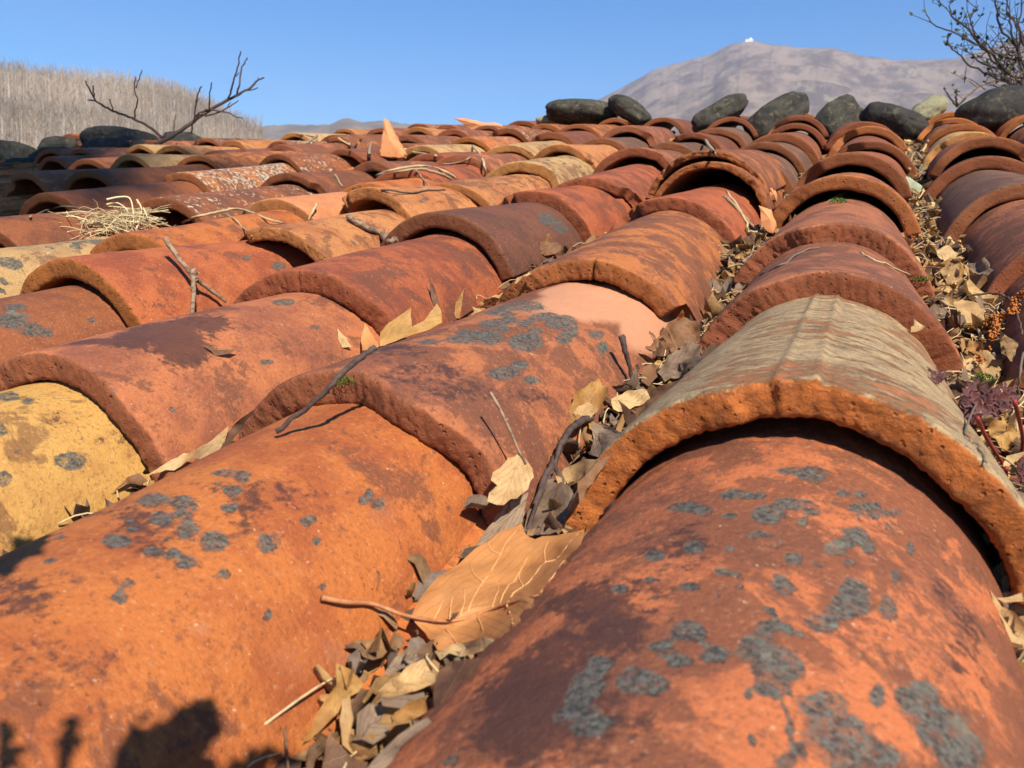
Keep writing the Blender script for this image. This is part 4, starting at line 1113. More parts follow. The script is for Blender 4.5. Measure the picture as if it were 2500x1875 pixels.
stick(CE, [(1362, 705, 0, dT(1546, 965) * .985), (1385, 790, 0, dT(1546, 965) * .985), (1412, 880, 0, dT(1546, 965) * .99), (1432, 1020, 0, dT(1546, 965) * .995)], .0026, .0012, M_TWIG_DARK, 'leaf_stalk', 'short dark stalk standing upright in the litter right of the salmon lichen tile', 'stalk')
stick(CE, [(1200, 1150, .014), (1130, 1180, .018), (1060, 1250, .016), (1000, 1380, .014), (960, 1460, .012), (900, 1620, .012)], .0026, .0016, M_TWIG_DARK, 'stick', 'curved dark stick in the litter above the big leaf', 'stick')
stick(CC, [(1215, 1105, 0, 1.24), (1120, 1165, 0, 1.20), (960, 1270, 0, 1.11), (800, 1395, 0, 1.02), (660, 1490, 0, .95), (525, 1570, 0, .90)], .0032, .0022, M_TWIG, 'stick', 'straight pale stick across the rows above the dusky rose tiles', 'stick', branches=[([(1130, 1150, 0, 1.20), (1180, 1112, 0, 1.23), (1218, 1102, 0, 1.25)], .0036, .0028)])
stick(C14, [(968, 825, .03), (1010, 850, .028), (1100, 900, .02), (1200, 950, .012), (1285, 985, .006)], .0034, .0042, M_TWIG, 'stick', 'thick weathered stick lying on the lichen speckled tan tile', 'stick', branches=[([(1200, 950, .012), (1250, 1000, .008), (1290, 970, .008)], .005, .003)])
stick(CA, [(0, 655, 0, 2.9), (40, 610, 0, 2.95), (90, 545, 0, 3.0)], .010, .004, M_TWIG_DARK, 'stick', 'dark stick poking up at the left rim of the picture', 'stick', branches=[([(0, 690, 0, 2.9), (14, 620, 0, 2.9), (12, 590, 0, 2.95)], .010, .006)])
for i, (crop, pts, r, lab) in enumerate([
    (CA, [(1090, 1140, .01), (1180, 1105, .018), (1280, 1080, .03), (1400, 1058, .04), (1500, 1075, .035), (1600, 1115, .02), (1700, 1142, .008)], .0022, 'long arched straw stalk on the row of the straw clump'),
    (CA, [(1340, 1085, .03), (1400, 1110, .018), (1460, 1170, .008), (1510, 1220, .004)], .0013, 'thin straw bent down from the long arched stalk'),
    (CA, [(180, 1105, .02), (300, 1060, .03), (400, 1040, .04), (520, 1060, .03), (640, 1085, .015)], .0016, 'long straw stalk left of the straw clump'),
    (CB, [(290, 610, .01), (390, 578, .03), (480, 560, .04), (580, 553, .04), (680, 575, .03), (740, 605, .02), (765, 625, .005)], .0034, 'thick bundle of arched dry stems below the upright shard'),
    (CB, [(290, 612, .008), (420, 588, .02), (560, 572, .03), (680, 600, .02), (740, 632, .006)], .0026, 'thinner arched stem under the thick bundle of stems'),
    (CB, [(530, 575, .03), (570, 630, .01), (612, 682, .004)], .0020, 'short stem fallen across the red tile below the stem bundle'),
    (CB, [(870, 435, .03), (905, 470, .04), (935, 530, .03), (948, 612, .006)], .0042, 'pale bent stem standing on the red tile'),
    (CB, [(690, 545, .02), (800, 530, .03), (850, 505, .03), (910, 480, .02)], .0018, 'thin stem across the bent pale stem'),
    (C14, [(880, 545, .01), (905, 590, .006), (930, 625, .004)], .0026, 'short straw on the orange streaked tile'),
    (C14, [(755, 740, .03), (730, 790, .015), (700, 850, .004)], .0022, 'short straw standing on the clean peach tile'),
    (C14, [(1000, 640, .006), (1200, 645, .006), (1400, 665, .008), (1480, 650, .008), (1620, 645, .006)], .0016, 'dark stem lying along the tan streaked tile'),
    (C14, [(690, 330, .05), (760, 280, .06), (850, 220, .08)], .0060, 'pale stick pointing up on the far tiles left of the shard'),
    (C14, [(830, 250, .05), (900, 295, .04), (980, 345, .02)], .0045, 'pale stick lying downward on the far tiles left of the shard'),
    (C14, [(970, 280, .05), (978, 340, .02)], .0060, 'short pale upright peg left of the shard'),
    (C14, [(1125, 320, .05), (1112, 380, .03), (1115, 430, .01)], .0075, 'pale forked stem standing left of the shard'),
    (C14, [(1345, 370, .02), (1420, 395, .02), (1560, 415, .01)], .0060, 'pale flattened reed right of the shard'),
    (C14, [(300, 275, .02), (500, 275, .03), (620, 270, .03), (760, 290, .02)], .0050, 'grey stem along the far tiles at the ridge'),
    (C14, [(1060, 300, .04), (1020, 340, .03), (980, 380, .01)], .0050, 'dark bent stem left of the shard'),
    (CC, [(1230, 1515, .004), (1310, 1555, .008), (1400, 1590, .008), (1530, 1650, .004)], .0010, 'straw along the right flank of the dusky tile'),
    (CC, [(630, 1650, .01), (760, 1590, .012), (880, 1510, .01), (990, 1485, .006)], .0012, 'grey stalk along the left rim of the dusky tile'),
    (CC, [(415, 1180, .01), (470, 1230, .014), (540, 1310, .012), (600, 1370, .012), (680, 1410, .01)], .0026, 'curled dry stalk over the end of the red tile'),
    (CC, [(430, 1150, .012), (500, 1250, .014), (550, 1340, .012), (560, 1390, .01), (650, 1380, .01)], .0020, 'second curled stalk beside the end of the red tile'),
    (CC, [(300, 840, .02), (340, 900, .02), (375, 950, .01)], .0036, 'thin pale stem on the slate tiles at the upper right'),
    (C13, [(1180, 860, .01), (1200, 760, .03), (1240, 710, .03), (1290, 760, .01)], .0050, 'pale kinked stem in the gutter near the ridge'),
    (C13, [(1300, 700, .02), (1330, 640, .03), (1350, 600, .03)], .0040, 'pale upright stem in the gutter near the ridge'),
    (CF, [(1760, 520, .01), (1860, 570, .015), (1950, 660, .014), (1990, 720, .008)], .0016, 'long bent straw in the right gutter'),
    (CF, [(1900, 490, .02), (2050, 480, .03), (2140, 510, .03), (2180, 600, .02), (2200, 700, .01)], .0011, 'dark arched stem at the right rim'),
    (CF, [(2212, 800, .02), (2190, 900, .02), (2180, 1030, .01)], .0010, 'grey stem hanging at the right rim'),
    (CF, [(1990, 1010, .02), (1900, 1210, .012), (1960, 1300, .01), (2010, 1390, .006)], .0006, 'thin grey stalk between the red herb stems'),
]):
    tone = [(0.46, 0.34, 0.18), (0.36, 0.26, 0.145), (0.28, 0.20, 0.12)][i % 3]
    if 'dark' in lab: tone = (0.10, 0.065, 0.045)
    if 'grey' in lab: tone = (0.15, 0.115, 0.085)
    r = r if r < .003 else .003 + (r - .003) * .35
    stick(crop, pts, r, r * .75, M_STRAW, 'dry_stem', lab, 'stem', attrs=tone, jit=.0008)

# straw clump
V, F, Tn = [], [], []
cc, _ = hit(262, 560)
for i in range(190):
    a = rnd.uniform(0, 6.3)
    p = cc + Vector((rnd.gauss(0, .042), rnd.gauss(0, .030), rnd.uniform(-.004, .022)))
    ln = rnd.uniform(.02, .07)
    d = Vector((math.cos(a), math.sin(a) * .6, rnd.gauss(-.10, .15))) * ln
    mid = p + Vector((rnd.gauss(0, .006), rnd.gauss(0, .006), rnd.uniform(.0, .012)))
    n0 = len(V)
    tube(smooth_path([p - d, mid, p + d], 3), rnd.uniform(.0005, .0010), .0004, 4, V, F)
    t = rnd.choice([(0.64, 0.50, 0.27), (0.55, 0.42, 0.22), (0.42, 0.31, 0.17), (0.30, 0.22, 0.13)])
    Tn.extend([(*t, 1)] * (len(V) - n0))
for (pp, r) in (([(300, 1310), (370, 1215), (420, 1130), (455, 1080)], .001), ([(410, 1290), (560, 1220), (700, 1160)], .0014), ([(480, 1300), (450, 1200), (400, 1070)], .001), ([(640, 1000), (720, 985), (780, 995), (800, 1080), (800, 1180)], .0016), ([(640, 1030), (700, 1020), (760, 1060), (780, 1130)], .0014), ([(820, 1000), (850, 1060), (830, 1140), (815, 1180)], .0016), ([(860, 1050), (885, 1110), (890, 1170)], .0014), ([(320, 1130), (420, 1100), (560, 1130), (700, 1130)], .0012), ([(380, 1230), (480, 1160), (620, 1100)], .0012)):
    pts = [at_depth(x * 900 / 2212, 80 + y * 900 / 2212, cc.dot(FWD) - CAMP.dot(FWD) + rnd.uniform(-.03, 0)) for x, y in pp]
    n0 = len(V)
    tube(smooth_path(pts, 4), r, r * .6, 4, V, F)
    Tn.extend([(0.64, 0.52, 0.30, 1)] * (len(V) - n0))
o = mesh_obj('straw_clump', V, F, M_STRAW, attrs={'tone': ('FLOAT_COLOR', Tn)})
tag(o, 'tangled clump of yellow dry grass lying on the tiles at the left', 'straw clump')


# moss cushions
def moss(px, py, r, label, rise=.5):
    p, nor = hit(px, py)
    V, F = [], []
    for i in range(160):
        a = rnd.uniform(0, 6.3); q = r * math.sqrt(rnd.random())
        b = p + Vector((math.cos(a) * q, math.sin(a) * q, rise * math.sqrt(max(0, r * r - q * q)) * rnd.uniform(.3, 1)))
        d = Vector((rnd.gauss(0, .5), rnd.gauss(0, .5), 1)).normalized() * r * .34
        s = Vector((rnd.gauss(0, 1), rnd.gauss(0, 1), 0)).normalized() * r * .07
        k = len(V); V += [b - s, b + s, b + d]; F.append((k, k + 1, k + 2))
    tag(mesh_obj('moss_tuft', V, F, M_MOSS), label, 'moss')


moss(845, 935, .0065, 'tiny green moss sprig on the front of the salmon lichen tile')
moss(2045, 496, .011, 'green moss cushion under the straight pale stick')
moss(2245, 685, .008, 'green moss tuft in the right gutter beside the dusky tile')
moss(2400, 930, .008, 'green moss tuft in the right gutter beside the grey ribbed tile')

# orange catkins
M_CATK = simple_mat('orange_catkin', (0.46, 0.16, 0.035), (0.30, 0.09, 0.02), 300, .85, .001)
for pts, lab in (([(2212, 540), (2150, 590), (2140, 650), (2050, 680), (2010, 720)], 'orange knobbly catkin hanging at the right rim'), ([(2050, 700), (2040, 780), (2000, 850), (1960, 920)], 'orange knobbly catkin lying on the broad cream leaf')):
    w = 1000 / 2212
    path = smooth_path([hit(1500 + x * w, 500 + y * w)[0] + Vector((0, 0, .012)) for x, y in pts], 8)
    V, F = [], []
    for i, p in enumerate(path):
        for k in range(7):
            q = p + Vector((rnd.gauss(0, .0017), rnd.gauss(0, .0017), rnd.gauss(0, .0017)))
            r = rnd.uniform(.0009, .0017); b = len(V)
            V += [q + Vector(v) * r for v in ((1, 0, 0), (-1, 0, 0), (0, 1, 0), (0, -1, 0), (0, 0, 1), (0, 0, -1))]
            F += [(b + i_, b + j_, b + k_) for i_, j_, k_ in ((0, 2, 4), (2, 1, 4), (1, 3, 4), (3, 0, 4), (2, 0, 5), (1, 2, 5), (3, 1, 5), (0, 3, 5))]
    tag(mesh_obj('catkin', V, F, M_CATK), lab, 'catkin')

# red-leaved herb at the right rim
M_HERB = simple_mat('red_herb_leaf', (0.105, 0.032, 0.030), (0.045, 0.016, 0.017), 120, .6, .0006)
M_HSTEM = simple_mat('red_herb_stem', (0.28, 0.035, 0.035), (0.17, 0.03, 0.025), 100, .5, .0003)
w = 1000 / 2212
hb, _ = hit(2482, 1165)
root = empty('red_herb', hb)
hd = (hb - CAMP).dot(FWD)
for (pts) in ([(1960, 1150), (2000, 1240), (2060, 1340), (2115, 1420)], [(2160, 1060), (2190, 1180), (2205, 1270), (2190, 1360), (2130, 1440)], [(2115, 1420), (2120, 1500), (2160, 1600)]):
    V, F = tube(smooth_path([at_depth(1500 + x * w, 500 + y * w, hd * (.93 + .04 * i)) for i, (x, y) in enumerate(pts)], 4), .0013, .0010, 6)
    mesh_obj('stem', V, F, M_HSTEM, parent=root)
for (cx, cy, s, a0) in ((1860, 1060, 150, .3), (2000, 1080, 110, -.4), (1800, 1090, 70, 2.6), (1900, 1150, 90, 1.4), (2020, 1440, 95, 2.9), (2130, 1540, 110, 1.5), (2090, 1480, 70, 2.2), (2170, 1440, 100, .1), (1770, 950, 60, 3.9), (2100, 1060, 80, -.9), (2190, 1560, 80, .9)):
    C0 = at_depth(1500 + cx * w, 500 + cy * w, hd * rnd.uniform(.92, .97))
    sc = 1.5 * s * w / FPX * hd
    X = (RIGHT * math.cos(a0) - UP * math.sin(a0)); Y = (RIGHT * math.sin(a0) + UP * math.cos(a0)); N = X.cross(Y)
    X = (X + N * rnd.uniform(-.4, .4)).normalized()
    V, F = [], []
    for lobe in (-1.15, -.55, 0, .55, 1.15):
        L = sc * (1.0 - .25 * abs(lobe)); b = len(V)
        D = X * math.cos(lobe) + Y * math.sin(lobe); E_ = Y * math.cos(lobe) - X * math.sin(lobe)
        for i in range(9):
            u = i / 8
            ww = L * .24 * math.sin(math.pi * min(1, u * .93 + .05)) * (.30 + .70 * (i % 2))
            for q in (-1, 0, 1):
                V.append(C0 + D * (L * u) + E_ * (q * ww) + N * (L * (.06 * abs(q) - .10 * u * u) + rnd.uniform(-.02, .02) * L))
        for i in range(8):
            for q in (0, 1): F.append((b + i * 3 + q, b + i * 3 + q + 1, b + i * 3 + q + 4, b + i * 3 + q + 3))
    mesh_obj('leaf', V, F, M_HERB, parent=root)
tag(root, 'purple red herb with lobed leaves growing in the gutter at the right rim', 'herb')
p, _ = hit(2260, 905)
V, F = tube(smooth_path([at_depth(1500 + x * w, 500 + y * w, hd * 1.02) for x, y in ((1790, 1010), (1760, 960), (1700, 890), (1660, 880), (1640, 905), (1670, 930))], 5), .0012, .0008, 6)
tag(mesh_obj('tendril', V, F, M_TWIG_DARK), 'thin dark curled tendril hooked over the grey ribbed tile', 'tendril')


# ------------------------------------------------------------------ stones on the ridge
def stone(x0, y0, x1, y1, tilt, depth_y, mat, label, thick=.8, sd=0.0, name='ridge_stone', sq=2.4):
    """ellipse box in photo pixels, standing where its foot meets the ridge"""
    cx, cy = (x0 + x1) / 2, (y0 + y1) / 2
    d = ray(cx, cy)
    t = depth_y / d.y
    C = CAMP + d * t
    sc = t / FPX
    ca, sa = math.cos(tilt), math.sin(tilt)
    W, H = (x1 - x0) / 2, (y1 - y0) / 2
    # half axes a (along the tilt), b of an ellipse whose bounding box is W x H
    c2, s2 = ca * ca, sa * sa
    det = c2 * c2 - s2 * s2
    if abs(det) > .15:
        a2 = (W * W * c2 - H * H * s2) / det; b2 = (H * H * c2 - W * W * s2) / det
    else:
        a2, b2 = W * W, H * H
    a = math.sqrt(max(a2, (H * .5) ** 2)) * sc; b = math.sqrt(max(b2, (min(W, H) * .45) ** 2)) * sc
    X = RIGHT * ca + UP * sa; Y = UP * ca - RIGHT * sa; Z = X.cross(Y)
    V, F = [], []
    nu, nv = 40, 24
    for i in range(nv + 1):
        ph = math.pi * i / nv
        for j in range(nu):
            th_ = 2 * math.pi * j / nu
            v = Vector((math.sin(ph) * math.cos(th_), math.sin(ph) * math.sin(th_), math.cos(ph)))
            v = Vector([math.copysign(abs(k) ** (2 / sq), k) for k in v])
            r = 1 + .16 * n1(v.x * 1.5 + sd, v.y * 1.5, v.z * 1.5) - .05 * abs(n1(v.x * 2.6 + sd, v.y * 2.6, v.z * 2.6 + 4)) + .04 * n1(v.x * 6 + sd, v.y * 6, v.z * 6) + .015 * n1(v.x * 17 + sd, v.y * 17, v.z * 17)
            V.append(C + X * (v.x * a * r) + Y * (v.y * b * r) + Z * (v.z * max(a, b) * thick * .7 * r))
    for i in range(nv):
        for j in range(nu):
            F.append((i * nu + j, i * nu + (j + 1) % nu, (i + 1) * nu + (j + 1) % nu, (i + 1) * nu + j))
    tag(mesh_obj(name, V, F, mat), label, 'stone', 'stones weighing down the roof ridge')


stone(1327, 249, 1508, 302, -.06, 3.45, M_STONE, 'long flat grey stone, first on the ridge from the middle of the picture', sd=1)
stone(1488, 236, 1592, 310, -.55, 3.42, M_STONE, 'grey stone leaning against the long flat ridge stone', sd=2)
stone(1685, 232, 1826, 326, .52, 3.40, M_STONE, 'smooth green grey oval ridge stone standing slantwise', sd=3)
stone(1822, 234, 1968, 345, .55, 3.36, M_STONE, 'brown grey ridge stone standing slantwise with a dark base', sd=4, sq=2.8)
stone(1996, 240, 2116, 362, .75, 3.25, M_STONE, 'dark grey wedge stone left of the black ridge stone', sd=5, sq=2.9)
stone(2104, 254, 2276, 350, -.38, 3.02, M_STONE_BLACK, 'black pointed stone resting on the row of the grey ribbed tile', sd=6, sq=2.2)
stone(2224, 234, 2312, 300, .5, 3.30, M_STONE_PALE, 'pale mossy yellow stone behind the black ridge stone', sd=7)
stone(2345, 216, 2530, 320, .22, 3.10, M_STONE_BLACK, 'large dark stone with a mossy top below the bush', sd=8)
stone(195, 312, 380, 378, -.03, 2.72, M_STONE_BLACK, 'long dark flat stone on the shaded left ridge', sd=9)
stone(400, 322, 498, 372, -.1, 2.78, M_STONE_BLACK, 'short dark stone right of the long dark stone on the left ridge', sd=10)
stone(95, 334, 190, 385, .1, 2.66, M_STONE, 'grey stone left of the long dark stone on the left ridge', sd=11)
stone(-30, 346, 88, 414, -.12, 2.55, M_STONE, 'grey slab stone at the left rim of the ridge', sd=12, sq=3.2)
stone(80, 362, 215, 408, .0, 2.55, M_STONE_BLACK, 'low dark stone in front of the grey stone on the left ridge', sd=13)
stone(205, 340, 320, 395, .15, 2.58, M_STONE_BLACK, 'rough dark stone in front of the long dark stone on the left ridge', sd=21, sq=3)
stone(320, 345, 412, 388, -.2, 2.62, M_STONE_BLACK, 'small dark stone between the two dark stones on the left ridge', sd=22)
stone(10, 388, 130, 428, .05, 2.42, M_STONE_BLACK, 'flat dark stone in front of the grey slab at the left rim', sd=23, sq=3)
stone(1308, 283, 1372, 306, .0, 3.46, M_STONE_PALE, 'small pale stone behind the ridge tiles', sd=14)
stone(2182, 437, 2248, 500, -.75, 1.72, simple_mat('slate_chip', (0.30, 0.33, 0.22), (0.20, 0.23, 0.15), 30, .8, .001), 'small pale green stone chip wedged in the right gutter', sd=15, sq=3.5, thick=.3, name='stone_chip')

# upright triangular shard of a broken tile, another behind on the ridge
M_SHARD = simple_mat('clean_clay', (0.60, 0.25, 0.105), (0.52, 0.20, 0.080), 18, .85, .0006, c3=(0.46, 0.17, 0.07))
def shard(pts, crop, depth, label, thick=.014, lean=.0, bend=.0):
    x0, y0, w_ = crop
    k = w_ / 2212
    P = [at_depth(x0 + a * k, y0 + b * k, depth) for a, b in pts]
    bot = max(p.z for p in P)
    P = [p for a_, b_ in zip(P, P[1:] + P[:1]) for p in (a_, a_.lerp(b_, .35) + (RIGHT * rnd.gauss(0, 1) + UP * rnd.gauss(0, 1)) * .0012, a_.lerp(b_, .7) + (RIGHT * rnd.gauss(0, 1) + UP * rnd.gauss(0, 1)) * .0012)]
    n = len(P)
    B = [p + FWD * thick + RIGHT * thick * .4 for p in P]
    V = P + B
    c1 = sum(P, Vector()) / n; c2 = sum(B, Vector()) / n
    V += [c1 - FWD * bend, c2 - FWD * bend]
    F = [(i, (i + 1) % n, 2 * n) for i in range(n)] + [(n + (i + 1) % n, n + i, 2 * n + 1) for i in range(n)] + [(i, n + i, n + (i + 1) % n, (i + 1) % n) for i in range(n)]
    tag(mesh_obj('tile_shard', V, F, M_SHARD, smooth=False), label, 'tile shard')


shard([(1213, 165), (1225, 172), (1260, 240), (1290, 300), (1325, 360), (1350, 405), (1340, 425), (1260, 425), (1195, 418), (1183, 390), (1190, 350), (1203, 260), (1206, 180)], C14, (hit(962, 392)[0] - CAMP).dot(FWD) * .90, 'pointed triangular shard of clean orange tile standing upright', bend=.012)
shard([(1680, 162), (1790, 170), (1850, 185), (2000, 205), (2010, 225), (1980, 255), (1900, 268), (1810, 270), (1790, 230), (1720, 185)], C14, 3.35, 'curved broken tile lying on the ridge left of the long flat stone', bend=.02)
# cracked chips beside the doubled tile
for pts, lab in (([(1820, 1120), (1870, 1160), (1900, 1215), (1850, 1200)], None),):
    pass
for pts, crop, lab in (([(2060, 1015), (2160, 1050), (2190, 1130), (2170, 1230), (2110, 1200)], C12, 'thin orange tile splinter in the gutter below the cracked double tile'), ([(2150, 880), (2190, 900), (2200, 990), (2140, 960)], C12, 'small orange tile splinter beside the cracked double tile'), ([(1900, 590), (1960, 560), (1990, 580), (1940, 640)], C13, None)):
    if lab:
        k = crop[2] / 2212
        cx = crop[0] + k * sum(a for a, b in pts) / len(pts); cy = crop[1] + k * sum(b for a, b in pts) / len(pts)
        h_ = hit(cx, cy)[0]
        shard(pts, crop, (h_ - CAMP).dot(FWD) * .975, lab, thick=.012, bend=.006)
# ------------------------------------------------------------------ bare branch on the ridge, bush beyond it
def branch_thing(name, label, cat, crop, lines, depth, mat, jit, name_part='shoot'):
    x0, y0, w_ = crop
    k = w_ / 2212
    first = lines[0][0][0]
    root = empty(name, at_depth(x0 + first[0] * k, y0 + first[1] * k, depth))
    for idx, (pts, r0, r1) in enumerate(lines):
        dd = rnd.uniform(-jit, jit) if idx > 1 else 0
        P = [at_depth(x0 + a * k, y0 + b * k, depth + dd * (i / max(1, len(pts) - 1))) for i, (a, b) in enumerate(pts)]
        V, F = tube(smooth_path(P, 4, .002), r0 * .40, r1 * .46, 6, None, None, .2, idx)
        mesh_obj('stem' if idx < 2 else name_part, V, F, mat, parent=root)
    return tag(root, label, cat)


br = branch_thing('bare_branch', 'bare forked branch with upright shoots lying on the left ridge', 'branch', CA, [
    ([(930, 672), (1060, 602), (1140, 548), (1230, 482), (1370, 402), (1440, 365), (1500, 330), (1545, 285), (1585, 270)], .022, .006),
    ([(975, 630), (910, 575), (830, 530), (750, 495), (680, 470), (620, 440), (575, 405), (553, 370), (530, 325), (510, 290)], .014, .005),
    ([(808, 522), (812, 460), (828, 405), (808, 350), (812, 262)], .008, .004),
    ([(815, 330), (835, 275), (852, 222)], .006, .004),
    ([(1040, 606), (1045, 550), (1055, 492)], .007, .004),
    ([(1150, 605), (1155, 545), (1168, 500), (1175, 430), (1190, 360), (1210, 322)], .009, .005),
    ([(1172, 440), (1195, 395)], .006, .004),
    ([(1255, 465), (1258, 380), (1272, 298)], .007, .004),
    ([(1370, 402), (1385, 350), (1400, 290), (1425, 210), (1445, 110)], .009, .005),
    ([(1420, 370), (1435, 310), (1450, 220), (1468, 175), (1488, 150)], .009, .005),
    ([(1415, 260), (1435, 240)], .005, .004),
    ([(1170, 500), (1240, 462), (1350, 475), (1410, 500), (1458, 517)], .010, .004),
    ([(1230, 500), (1310, 480), (1380, 440), (1432, 407)], .009, .004),
    ([(1360, 455), (1385, 418)], .005, .004),
    ([(1490, 345), (1520, 340), (1548, 332)], .006, .004),
    ([(680, 468), (668, 430), (656, 400)], .006, .004),
    ([(575, 408), (550, 405), (528, 405)], .007, .005),
    ([(566, 380), (560, 345), (562, 318)], .006, .005),
    ([(1545, 285), (1550, 270)], .004, .003),
], 3.1, M_TWIG_DARK, .12)

M_BUD = simple_mat('bush_leaf', (0.060, 0.066, 0.026), (0.028, 0.030, 0.018), 40, .7, .001)
root = empty('bare_bush', at_depth(2520, 330, 4.9))
k9 = 900 / 2212
STEMS = [
    [(2230, 480), (2100, 430), (1960, 290), (1900, 250), (1780, 190), (1660, 140), (1625, 75)],
    [(2220, 560), (2060, 470), (1900, 400), (1830, 340), (1770, 280), (1745, 220)],
    [(2230, 420), (2160, 270), (2130, 130), (2110, 40), (2090, -60)],
    [(2240, 330), (2180, 180), (2200, 60), (2190, -40)],
    [(2120, 440), (2020, 330), (1940, 250), (1905, 180), (1890, 110), (1930, 50)],
    [(1960, 290), (1880, 180), (1800, 120), (1770, 60), (1765, 10)],
    [(2160, 270), (2070, 160), (2050, 70), (2035, 0), (2030, -50)],
    [(2230, 520), (2140, 460), (2080, 420), (1960, 380), (1900, 330), (1860, 310)],
    [(2230, 250), (2150, 130), (2120, 50), (2105, -40)],
    [(2240, 480), (2190, 380), (2170, 250), (2180, 120)],
    [(1810, 640), (1870, 580), (1960, 510), (2060, 480), (2150, 480), (2230, 500)],
    [(1810, 640), (1770, 590), (1735, 540)],
    [(1808, 630), (1805, 590), (1808, 565)],
    [(2240, 560), (2160, 510), (2090, 470), (2040, 450), (1990, 420)],
    [(2235, 380), (2110, 350), (2020, 300), (1985, 240)],
]
buds = []
for i, st in enumerate(STEMS):
    dd = rnd.uniform(-.35, .35)
    P = smooth_path([at_depth(1600 + a * k9, b * k9, 4.7 + dd * (j / len(st))) for j, (a, b) in enumerate(st)], 4, .006)
    V, F = tube(P, .0075 if i < 10 else .007, .003, 5)
    if i == 10: pass
    for j in range(3, len(P)):
        if rnd.random() < .45 and i not in (11, 12):
            d = Vector((rnd.gauss(-.3, .6), rnd.gauss(0, .5), rnd.uniform(.2, 1))).normalized() * rnd.uniform(.05, .16)
            q = P[j] + d
            tube([P[j], P[j] + d * .5 + Vector((rnd.gauss(0, .01), 0, rnd.gauss(0, .01))), q], .0024, .0015, 4, V, F)
            buds.append(q); 
            if rnd.random() < .5: buds.append(P[j] + d * .6)
    mesh_obj('branch', V, F, M_TWIG_DARK if i != 10 else M_TWIG, parent=root)
    buds.append(P[-1])
V, F = [], []
dense = []
for i in range(120):                                       # thick twigs and buds low at the right
    a, b = 2230 - abs(rnd.gauss(0, 105)), rnd.uniform(250, 580)
    p = at_depth(1600 + a * k9, b * k9, 4.9 + rnd.uniform(-.4, .4))
    d = Vector((rnd.gauss(-.2, .7), rnd.gauss(0, .6), rnd.gauss(.4, .6))).normalized() * rnd.uniform(.06, .2)
    tube([p, p + d * .5 + Vector((rnd.gauss(0, .012), 0, rnd.gauss(0, .012))), p + d], .003, .0014, 4, V, F)
    dense.append(p + d)
tag(mesh_obj('twigs', V, F, M_TWIG_DARK, parent=root), kind='stuff')
V, F = [], []
for q in buds + dense[::2]:
    for m in range(rnd.randint(1, 3)):
        d = Vector((rnd.gauss(0, .6), rnd.gauss(0, .6), rnd.uniform(0, 1))).normalized()
        L = rnd.uniform(.014, .034); sd_ = d.cross(Vector((rnd.gauss(0, 1), rnd.gauss(0, 1), rnd.gauss(0, 1)))).normalized() * L * .32
        b = len(V); V += [q, q + d * L * .5 + sd_, q + d * L, q + d * L * .5 - sd_]; F.append((b, b + 1, b + 2, b + 3))
tag(mesh_obj('leaf_buds', V, F, M_BUD, parent=root), kind='stuff')
tag(root, 'dark bare bush with small leaf buds rising behind the ridge at the right', 'bush')

# ------------------------------------------------------------------ unseen casters added for their shadows: a tree and a sprig over the camera
M_CROWN = simple_mat('evergreen_leaf', (0.055, 0.075, 0.025), (0.03, 0.045, 0.018), 3, .7, .002)
M_BARK = simple_mat('grey_bark', (0.16, 0.13, 0.10), (0.08, 0.065, 0.05), 14, .9, .01)
bd = [on_z(a, b, HC) for a, b in ((30, 588), (183, 480), (425, 372))]
ln = (bd[2] - bd[0]).normalized()
nl = Vector((-ln.y, ln.x, 0)).normalized()
RAD = 2.3
tgt = (bd[0] * .15 + bd[2] * .85) + nl * (RAD + .03)
tgt.z = 0
Cw = MR @ (tgt + SUN_ROOF * 14.5)
tb = Vector((Cw.x + 1.5, Cw.y - 8.0, 0.0))
root = empty('shadow_tree', tb, roof=False)  # unseen tree, added and placed to lay shade on the left ridge
V, F = tube(smooth_path([tb, tb + Vector((.1, .2, 4)), tb + Vector((-.1, .6, 8)), tb + Vector((-.3, 2.2, 11))], 4), .38, .2, 10)
mesh_obj('trunk', V, F, M_BARK, parent=root, roof=False)
V, F = tube(smooth_path([tb + Vector((-.2, 1.6, 10.2)), tb + Vector((-.9, 5, 11.3)), Cw], 5), .2, .06, 8)
mesh_obj('limb', V, F, M_BARK, parent=root, roof=False)
V, F = [], []
for cen, R, nn in ((Cw, RAD, 9000), (tb + Vector((-.3, 1.2, 11.5)), 2.6, 2500)):
    for i in range(nn):
        d = Vector((rnd.gauss(0, 1), rnd.gauss(0, 1), rnd.gauss(0, 1))).normalized()
        r = R * (rnd.random() ** .45) * (1 + .10 * n1(d.x * 2.3, d.y * 2.3, d.z * 2.3) * 2)
        p = cen + d * r
        a = Vector((rnd.gauss(0, 1), rnd.gauss(0, 1), rnd.gauss(0, 1))).normalized() * rnd.uniform(.10, .22)
        b_ = a.cross(Vector((rnd.gauss(0, 1), rnd.gauss(0, 1), rnd.gauss(0, 1)))).normalized() * rnd.uniform(.05, .10)
        k = len(V); V += [p - a, p + b_, p + a, p - b_]; F.append((k, k + 1, k + 2, k + 3))
mesh_obj('crown', V, F, M_CROWN, parent=root, roof=False)
tag(root, 'unseen evergreen added out of the picture to shade the left ridge', 'tree')

